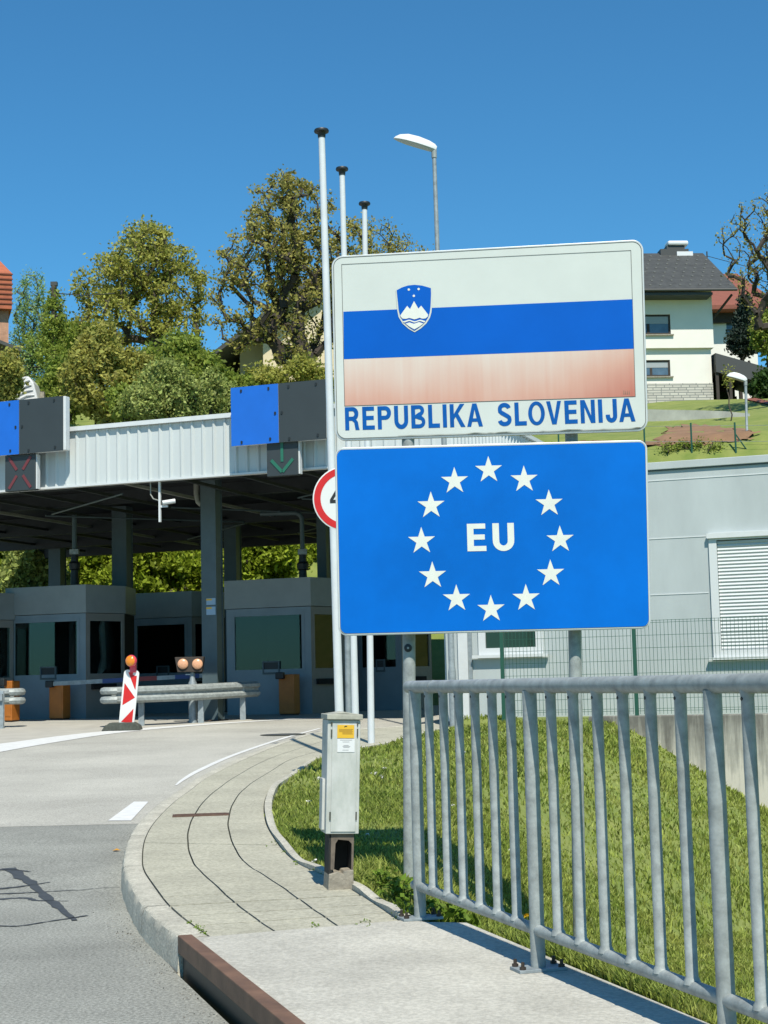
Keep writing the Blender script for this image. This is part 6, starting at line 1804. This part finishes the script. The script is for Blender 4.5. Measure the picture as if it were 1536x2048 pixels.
def text(T, s, x0, x1, zbase, zb1, h, m_, parent, gap=.145, t=.19, y=-0.0085):
    """letters stretched to fit x0..x1, baseline from zbase to zb1; every letter a piece of its own"""
    W_ = 0; pos = []
    for i, ch in enumerate(s):
        w_, lp_ = glyph(ch, t)
        pos.append((W_, lp_)); W_ += w_ + (gap if not (s[i:i + 2] in ('KA', 'LO', 'OV', 'JA')) else gap * .55)
    W_ -= gap
    sc = (x1 - x0) / W_
    for (px_, lp_) in pos:
        loops = []
        for l in lp_:
            q = []
            for (a, b_) in l:
                X_ = x0 + (px_ + a) * sc; q.append((X_, zbase + (zb1 - zbase) * (X_ - x0) / (x1 - x0) + b_ * h))
            loops.append(q)
        mb = MB(T); mb.film(loops, y); mb.build('letter', m_, parent)
def tl(T, xa, ya, xb, yb_): 
    a = uv(T, xa, ya); b_ = uv(T, xb, yb_); return a, b_
a, b_ = tl(TF, 691, 861, 966, 853); hcap = uv(TF, 692, 815)[1] - uv(TF, 691, 861)[1]
text(TF, 'REPUBLIKA', a[0], b_[0], a[1], b_[1], hcap, M['text_blue'], fp)
a, b_ = tl(TF, 996, 853, 1271, 843)
text(TF, 'SLOVENIJA', a[0], b_[0], a[1], b_[1], hcap, M['text_blue'], fp)
# EU panel
ep = panel('star_panel', TE, WE, HE, 0.054, M['sign_white'], 0.006)
tag(ep, 'blue lower panel with a ring of twelve pale stars')
mb = MB(TE); i_ = 0.0135; mb.film([[WPE(q) for q in rrect(-WE / 2 + i_, WE / 2 - i_, -HE / 2 + i_, HE / 2 - i_, 0.04, 8)]], -0.0085); mb.build('blue_field', M['eu_blue'], ep)
outline(TE, -WE / 2 + i_ - .0018, WE / 2 - i_ + .0018, -HE / 2 + i_ - .0018, HE / 2 - i_ + .0018, 0.036, 0.0015, ep, M['line'], -0.0078, 'edge_line')
stars = [(977, 939), (1048, 958), (1098, 1006), (1120, 1078), (1101, 1146), (1052, 1195), (982, 1217), (913, 1196), (865, 1150), (843, 1081), (862, 1010), (909, 961)]
cc = uv(TE, 981, 1078)
rS = 28.5 / F * YSG
for i, (sx, sy) in enumerate(stars):
    c = uv(TE, sx, sy)
    pts = []
    for k in range(10):
        a = math.pi / 2 + math.pi * k / 5; r_ = rS if k % 2 == 0 else rS * 0.382
        pts.append((c[0] + r_ * math.cos(a), c[1] - 0.004 + r_ * math.sin(a)))
    mb = MB(TE); mb.film([pts], -0.0105); mb.build('star', M['star'], ep)
a, b_ = tl(TE, 935, 1103, 1029, 1101); hc = uv(TE, 935, 1048)[1] - uv(TE, 935, 1103)[1]
text(TE, 'EU', a[0], b_[0], a[1], b_[1], hc, M['star'], ep, gap=.2, t=.20, y=-0.0105)
# backing rails and clamps behind both panels
for (T, W, H) in ((TF, WF, HF), (TE, WE, HE)):
    pp_ = fp if T is TF else ep
    for zf_ in (-0.28, 0.28):
        mb = MB(T); mb.box(-W / 2 + 0.05, W / 2 - 0.05, 0.023, 0.05, H * zf_ - 0.02, H * zf_ + 0.02); mb.build('backing_rail', M['rim'], pp_)

# ================================================================== RAILING
p1_ = on_plane(838, 1837, Vector((0, 0, DZ)), ZP); p2_ = on_plane(1077, 1940, Vector((0, 0, DZ)), ZP)
RP = [p1_]
rd = (p2_ - p1_); SPC = rd.length; rd = rd / SPC
rail_n = Vector((-rd.y, rd.x, 0))
ra_ = thing('railing', 'galvanised tubular railing with upright bars along the concrete walkway', 'railing', tuple(p1_))
ZTOP = at_y(838, 1373.5, p1_.y).z
ZLOW = DZ + 0.155
P0 = RP[0]
def rpnt(s, z): return Vector((P0.x + rd.x * s, P0.y + rd.y * s, z))
NB = 4
def rail_tube(z, r, nm, s0, s1, z1=None, wob=0.0):
    mb = MB(); n = 40
    mb.tube([rpnt(s0 + (s1 - s0) * k / n, z + ((z1 or z) - z) * k / n) for k in range(n + 1)], r, 16)
    return mb.build(nm, M['galv'], ra_, smooth=True)
ZT1 = ZTOP
rail_tube(ZTOP, 0.0300, 'top_rail', -0.075, SPC * NB + .3)
# rail coupling seam near the far end
mb = MB(); mb.tube([rpnt(0.30, ZTOP), rpnt(0.312, ZTOP)], 0.0312, 16); mb.build('rail_weld', M['galv'], ra_, smooth=True)
rail_tube(ZLOW, 0.0235, 'bottom_rail', -0.055, SPC * NB + .3)
for k in range(NB + 1):
    s = SPC * k + (0.0 if k else 0.02)
    r = 0.0295
    mb = MB(); mb.tube([rpnt(s, DZ + 0.012), rpnt(s, ZTOP - 0.02)], r, 16); po = mb.build('post', M['galv'], ra_, smooth=True)
    Tp = frame(rpnt(s, DZ), rd, rail_n)
    mb = MB(Tp); mb.box(-0.055, 0.055, -0.10, 0.10, 0.0, 0.013); mb.build('base_plate', M['galv_dull'], po, bevel=0.002)
    for (bx, by) in ((-0.04, -0.082), (0.04, -0.082), (-0.04, 0.082), (0.04, 0.082)):
        q = MB(Tp @ Matrix.Translation((bx, by, 0))); q.lathe([(0.013, 0.0135), (0.013, 0.024), (0.007, 0.0245), (0.007, 0.042), (0.001, 0.043)], n=6); q.build('anchor_bolt', M['dark_steel'], po)
    if k < NB:
        for j in range(1, 7):
            s2 = s + (SPC + (0 if k else -0.02)) * j / 7
            mb = MB(); mb.tube([rpnt(s2, ZLOW + 0.010), rpnt(s2, ZLOW + 0.024), rpnt(s2, ZLOW + 0.034), rpnt(s2, ZTOP - 0.040), rpnt(s2, ZTOP - 0.030), rpnt(s2, ZTOP - 0.018)], [0.030, 0.0255, 0.0205, 0.0205, 0.0225, 0.0245], 12); bo = mb.build('baluster', M['galv'], ra_, smooth=True)
            mb = MB(); q = rpnt(s2, ZTOP - 0.045) - rail_n * 0.0205 if rail_n.x > 0 else rpnt(s2, ZTOP - 0.045) + rail_n * 0.0205
            Tq = frame(q, rd, Vector((0, 0, 1)), -rail_n if rail_n.x > 0 else rail_n)
            mb = MB(Tq); mb.lathe([(0.006, -0.002), (0.006, 0.0012), (0.001, 0.0014)], n=8); mb.build('vent_hole', M['black_plastic'], bo)

# ================================================================== UTILITY CABINET
YCB = 8.95
cb0 = at_y(690, 1772, YCB)
cab = thing('utility_cabinet', 'narrow weathered white utility cabinet with yellow notice on a dark plinth', 'utility cabinet', (cb0.x, YCB, 0.15))
fl = at_y(651, 1668, YCB); fr_ = at_y(718, 1668, YCB); ft = at_y(655, 1440, YCB); ftr = at_y(722, 1440, YCB)
Wc = (fr_ - fl).length
upv = ((ft + ftr) / 2 - (fl + fr_) / 2); Hc = upv.length; upv.normalize()
yw = R(11)
ucb = Vector((math.cos(yw), math.sin(yw), 0)); ucb = (ucb - upv * ucb.dot(upv)).normalized(); vcb = upv.cross(ucb)
TC = frame((fl + fr_) / 2, ucb, vcb, upv)
DC = 0.20
mb = MB(TC); mb.box(-Wc / 2, Wc / 2, 0, DC, 0, Hc); body = mb.build('body', M['cab'], cab, bevel=0.004)
mb = MB(TC); mb.box(-Wc / 2 + 0.026, Wc / 2 - 0.02, -0.006, -0.0005, 0.012, Hc - 0.02); door = mb.build('door', M['cab'], cab, bevel=0.0025)
for (hx_, hz_) in ((-Wc / 2 + 0.022, Hc - 0.075), (-Wc / 2 + 0.022, 0.10), (Wc / 2 - 0.018, Hc - 0.07), (Wc / 2 - 0.018, 0.1), (-Wc / 2 + .022, Hc - .02), (Wc / 2 - .018, Hc - .022)):
    q = MB(TC); q.box(hx_ - 0.004, hx_ + 0.004, -0.008, -0.0005, hz_ - 0.022 if hz_ < Hc - .05 else hz_ - .008, hz_ + 0.022 if hz_ < Hc - .05 else hz_ + .008); q.build('hinge', M['rubber'], door)
mb = MB(TC); mb.prism([(-Wc / 2 - 0.007, Hc + 0.002), (Wc / 2 + 0.01, Hc + 0.002), (Wc / 2 + 0.01, Hc + 0.032), (-Wc / 2 - 0.007, Hc + 0.032)], -0.02, DC + 0.015)
mb.prism([(-Wc / 2 + 0.01, Hc + 0.0325), (Wc / 2 - 0.01, Hc + 0.0325), (0, Hc + 0.046)], 0.0, DC); mb.build('lid', M['cab_lid'], cab, bevel=0.004, fix=True)
mb = MB(TC); mb.box(-Wc / 2 - 0.016, -Wc / 2 - 0.001, 0.05, 0.15, 0.02, Hc - 0.33); mb.build('side_cover', M['cab'], cab)
# notices
def nz(x, y): 
    p = on_plane(x, y, TC.translation, Vector(vcb)); q = TC.inverted() @ p; return (q.x, q.z)
a = nz(674, 1476); b_ = nz(708, 1450)
mb = MB(TC); mb.box(a[0], b_[0], -0.0085, -0.0065, a[1], b_[1]); yn = mb.build('yellow_notice', M['yellow'], cab)
wy = b_[0] - a[0]; hy_ = b_[1] - a[1]
mb = MB(TC); mb.film([[(a[0] + wy * .40, b_[1] - hy_ * .14), (a[0] + wy * .46, b_[1] - hy_ * .06), (a[0] + wy * .58, b_[1] - hy_ * .07), (a[0] + wy * .56, b_[1] - hy_ * .16), (a[0] + wy * .50, b_[1] - hy_ * .12), (a[0] + wy * .43, b_[1] - hy_ * .2)]], -0.0092); mb.build('black_mark', M['black_print'], yn)
mb = MB(TC)
for k in range(5):
    zz2 = b_[1] - hy_ * (.36 + .085 * k); mb.film([[(a[0] + wy * (.1 if k < 3 else .3), zz2), (a[0] + wy * (.93 - .05 * (k % 2)), zz2), (a[0] + wy * (.93 - .05 * (k % 2)), zz2 + hy_ * .04), (a[0] + wy * (.1 if k < 3 else .3), zz2 + hy_ * .04)]], -0.0092)
mb.build('print_lines', M['print_brown'], yn)
a = nz(674, 1504); b_ = nz(709, 1478)
mb = MB(TC); mb.box(a[0], b_[0], -0.0085, -0.0065, a[1], b_[1]); wn = mb.build('paper_notice', M['paper'], cab)
mb = MB(TC); wy = b_[0] - a[0]; hy_ = b_[1] - a[1]
for (k0, k1, f) in ((.15, .85, .10), (.3, .7, .24), (.35, .65, .5), (.3, .75, .58), (.35, .7, .66), (.3, .65, .86)):
    zz2 = b_[1] - hy_ * f; mb.film([[(a[0] + wy * k0, zz2), (a[0] + wy * k1, zz2), (a[0] + wy * k1, zz2 + hy_ * .03), (a[0] + wy * k0, zz2 + hy_ * .03)]], -0.0092)
mb.build('print_lines', M['print_grey'], wn)
# plinth: hollow channel with rounded opening and crumbled concrete foot
hp = -0.30
mb = MB(TC); wp_ = Wc / 2 - 0.024
mb.box(-wp_, -wp_ + 0.02, 0.02, DC - 0.02, hp, -0.001); mb.box(wp_ - 0.012, wp_, 0.02, DC - 0.02, hp, -0.001); mb.box(-wp_ + 0.0205, wp_ - 0.0125, DC - 0.04, DC - 0.02, hp, -0.001); mb.build('plinth', M['cavity'], cab)
mb = MB(TC); mb.film([[(-wp_ + .01, -0.002), (wp_, -0.002), (wp_, hp * .66), (wp_ - .012, hp * .66), (wp_ - 0.012, -0.055), (wp_ - 0.03, -0.038), (-wp_ + 0.05, -0.032), (-wp_ + 0.035, -0.055), (-wp_ + .03, hp * .66), (-wp_ + .01, hp * .66)]], 0.018); mb.build('plinth_front', mat('rusty_plinth_edge', (0.16, 0.13, 0.10), 0.9, 0, 0.3, 20), cab)
mb = MB(TC); mb.prism([(-wp_ - .005, hp - .1), (wp_ + .005, hp - .1), (wp_ + .0, hp * .66), (wp_ * .25, hp * .68), (wp_ * .15, hp * .74), (-wp_ * .3, hp * .70), (-wp_, hp * .74)], 0.01, DC - .01); mb.build('concrete_foot', M['base_conc'], cab, bevel=0.004, fix=True)

# ================================================================== GRASS, WEEDS, FLOWERS
rng = np.random.default_rng(77)
def in_bank(X, Y):
    if Y > 26.3: return False
    e = edge_x(Y)
    if X < e + (0.012 if Y < 7.5 else 0.075): return False
    if Y < 7.66 and X < deck_right(Y) + 0.02: return False
    if 7.45 < Y < 7.75 and X < 0.35: return False
    if fb(X, Y) > B_FENCE - 0.13 and X > 2.0: return False
    if fb(X, Y) > BW - 0.05: return False
    if fa_(X, Y) > aB0 + 9: return False
    return True
pts = []
def scatter(n, x0, x1, y0, y1, szk=1.0):
    k = 0
    while k < n:
        Y = y0 + (y1 - y0) * rng.uniform(); X = rng.uniform(x0, x1)
        pxx = 768 + F * X / Y
        k += 1
        if pxx > 1640 or pxx < 500: continue
        if in_bank(X, Y): pts.append((X, Y, szk))
scatter(110000, -1.2, 3.2, 4.0, 9.5)
scatter(130000, -1.2, 4.4, 9.5, 15)
scatter(80000, -1.2, 7.0, 15, 26.2, 1.35)
for k in range(60000):
    Y = rng.uniform(3.8, 9.0); X = deck_right(Y) + 0.9 * rng.uniform() ** 1.4
    if 768 + F * X / Y < 1640 and in_bank(X, Y): pts.append((X, Y, 1.0))
pts = np.array(pts)
Zg = np.array([terrain(p[0], p[1]) for p in pts])
n = len(pts)
def hnoise(X, Y):
    return 0.5 + 0.25 * np.sin(X * 2.3 + 1.7 * np.sin(Y * 0.9)) + 0.25 * np.sin(Y * 1.9 + 2.1 * np.sin(X * 1.3 + 0.7))
hn = hnoise(pts[:, 0], pts[:, 1])
keep = rng.uniform(size=n) < 0.45 + 0.6 * hn
pts = pts[keep]; Zg = Zg[keep]; hn = hn[keep]; n = len(pts)
Hh = (0.022 + 0.036 * rng.uniform(size=n) ** 1.5) * (0.65 + 0.8 * hn) * pts[:, 2]
wd = 0.0030 * pts[:, 2] * rng.uniform(0.7, 1.5, n) * (0.6 + pts[:, 1] / 12)
ang = rng.uniform(0, 2 * math.pi, n)
tx, ty = np.cos(ang), np.sin(ang)
la = rng.uniform(0, 2 * math.pi, n); lean = Hh * rng.uniform(0.15, 0.9, n)
B = np.stack([pts[:, 0], pts[:, 1], Zg - 0.005], 1)
Tv = np.stack([tx * wd, ty * wd, np.zeros(n)], 1)
mid = B + np.stack([np.cos(la) * lean * 0.3, np.sin(la) * lean * 0.3, Hh * 0.6], 1)
tip = B + np.stack([np.cos(la) * lean, np.sin(la) * lean, Hh], 1)
# one strip per blade: quad + tapered quad, sharing vertices so each blade is one island
V = np.stack([B - Tv, B + Tv, mid + Tv * 0.8, mid - Tv * 0.8, tip + Tv * 0.12, tip - Tv * 0.12], 1).reshape(-1, 3)
me = bpy.data.meshes.new('grass')
me.vertices.add(len(V)); me.vertices.foreach_set('co', V.astype(np.float32).ravel())
base_i = np.arange(n)[:, None] * 6
idx = np.concatenate([base_i + np.array([[0, 1, 2, 3]]), base_i + np.array([[3, 2, 4, 5]])], 1).astype(np.int32).ravel()
me.loops.add(len(idx)); me.loops.foreach_set('vertex_index', idx)
me.polygons.add(n * 2); me.polygons.foreach_set('loop_start', np.arange(0, n * 8, 4, dtype=np.int32))
me.materials.append(M['blade']); me.update(calc_edges=True)
go = bpy.data.objects.new('grass', me); COL.objects.link(go)
tag(go, 'short sunlit grass covering the bank between pavement and retaining wall', 'grass', kind='stuff')

def weed(X, Y, z, r, n, size, label, seed, h=0.12):
    rg = np.random.default_rng(seed)
    t = thing('weed', label, 'weed', (X, Y, z), 'broad leaved weeds by the walkway')
    cs = []; mb = MB()
    for k in range(n):
        a = rg.uniform(0, 2 * math.pi); q = r * rg.uniform(0.2, 1); hh = h * rg.uniform(0.4, 1.1)
        p = (X + q * math.cos(a), Y + q * math.sin(a), z + hh); cs.append(p)
        mb.tube([(X + 0.15 * q * math.cos(a), Y + 0.15 * q * math.sin(a), z - 0.01), (X + .6 * q * math.cos(a), Y + .6 * q * math.sin(a), z + hh * .8), p], 0.0022, 4)
    mb.build('stems', M['weed'], t)
    np_mesh('leaves', leaves_np(rg, cs, (0.012, 0.012, 0.008), 2, size, up=2.0, aspect=0.75), 0, 4, M['weed'], t, (X, Y, z))
for k, (px, py, r, n_, sz, lb_) in enumerate([(880, 1828, 0.10, 46, 0.024, 'dark clump of weeds shaded beneath the far end of the railing'),
                                             (918, 1822, 0.09, 40, 0.026, 'bright leafy weeds right of the shaded clump under the railing'),
                                             (800, 1800, 0.12, 44, 0.022, 'leafy weeds spreading at the corner of pavement and walkway'),
                                             (765, 1778, 0.10, 34, 0.02, 'weeds on bare soil between cabinet and sign post'),
                                             (812, 1836, 0.05, 14, 0.018, 'tiny weed in front of the first railing post')]):
    p = on_plane(px, py, Vector((0, 0, 0.15)), Vector((0, 0, 1)))
    weed(p.x, p.y, terrain(p.x, p.y) if in_bank(p.x, p.y) else DZ - 0.03, r, n_, sz, lb_, 200 + k)
# moss and weeds in the pavement joints
mj = []
rg = np.random.default_rng(9)
for (i0, s_, sp_r) in ((2, kw, 0.02), (3, kw, 0.02), (1, kw, .02), (5, kw, .015), (1, None, 0.03), (0, 0.84, 0.05), (0, .60, .03), (20, None, 0.03), (24, None, .04), (28, None, .03), (33, None, .03), (38, None, .05), (42, None, .05)):
    a, b = OC[i0], IC[i0]; ln_ = np.linalg.norm(b - a); d = (b - a) / ln_
    s2 = ln_ if s_ is None else (s_ if s_ < 0.3 else s_ * ln_)
    for k in range(7):
        q = a + d * s2 + rg.normal(size=2) * np.array([sp_r * .5, sp_r * 1.6]); mj.append((q[0], q[1], zr(q[1]) + 0.153))
tag(np_mesh('joint_moss', leaves_np(rg, mj, (0.006, 0.010, 0.003), 4, 0.006, up=0.6), 0, 4, M['weed']), 'small weeds growing in the pavement joints', 'weeds', kind='stuff')

def flower(px, py, Y, r, label, mt, seed, n=18):
    p = at_y(px, py, Y); z = terrain(p.x, Y)
    rg = np.random.default_rng(seed)
    t = thing('wildflower', label, 'flower', (p.x, Y, z), 'wildflowers in the grass')
    zz2 = max(p.z, z + 0.05)
    mb = MB(); mb.tube([(p.x, Y, z - .01), (p.x, Y, zz2)], 0.003, 5); mb.build('stem', M['weed'], t)
    np_mesh('petals', leaves_np(rg, [(p.x, Y, zz2)], (r, r, r * .5), n, 0.010, up=1.5, aspect=.8), 0, 4, mt, t, (p.x, Y, z))
for k, (px, py, dp) in enumerate([(768, 1536, 1), (752, 1546, 1), (764, 1552, 1), (639, 1556, 1), (618, 1602, 1), (708, 1562, 1), (1020, 1700, 1), (860, 1520, 1), (735, 1668, 1), (628, 1722, 1), (930, 1504, 1), (905, 1610, 1)]):
    d = ray(px, py); tt = 5.0
    while tt < 40:
        q = CAMP + d * tt
        if q.z < terrain(q.x, q.y) + 0.06: break
        tt += 0.05
    flower(px, py, q.y, 0.014 if k < 4 else 0.007, 'small white wildflower standing in the grass bank', M['petal'], 300 + k, 30 if k < 4 else 12)
flower(1051, 1832, 7.3, 0.006, 'single yellow dandelion behind the railing bars', M['petal_y'], 330, 12)

# fallen leaf and grit by the kerb
pg = on_ground(232, 1703, 0)
lf = thing('fallen_leaf', 'small orange leaf lying on the road by the kerb', 'leaf', (pg.x, pg.y, zr(pg.y)))
mb = MB(); mb.add([(pg.x - .03, pg.y, zr(pg.y) + .006), (pg.x, pg.y - .03, zr(pg.y) + .014), (pg.x + .035, pg.y + .01, zr(pg.y) + .008), (pg.x, pg.y + .035, zr(pg.y) + .02)], [(0, 1, 2, 3)]); mb.build('blade', mat('orange_leaf', (0.55, 0.27, 0.03), 0.8), lf)
rg = np.random.default_rng(31)
gr = []
for k in range(420):
    if rg.uniform() < 0.6:
        i0 = rg.integers(0, 26); a = OC[i0]; b = IC[i0]; d = (a - b) / np.linalg.norm(a - b)
        q = a + d * abs(rg.normal()) * 0.06 + rg.normal(size=2) * 0.03 + d * 0.03
    else:
        Y_ = rg.uniform(4.8, 7.2); q = np.array([deck_left(Y_) - 0.03 - abs(rg.normal()) * 0.08, Y_])
    gr.append((q[0], q[1], zr(q[1]) + 0.004))
tag(np_mesh('grit', leaves_np(rg, gr, (0.0, 0.0, 0.001), 1, 0.004, up=0.5, aspect=0.9), 0, 4, mat('grey_grit', (0.28, 0.27, 0.24), 0.95, island=0.6)), 'loose grit and crumbs along the kerb foot', 'grit', kind='stuff')
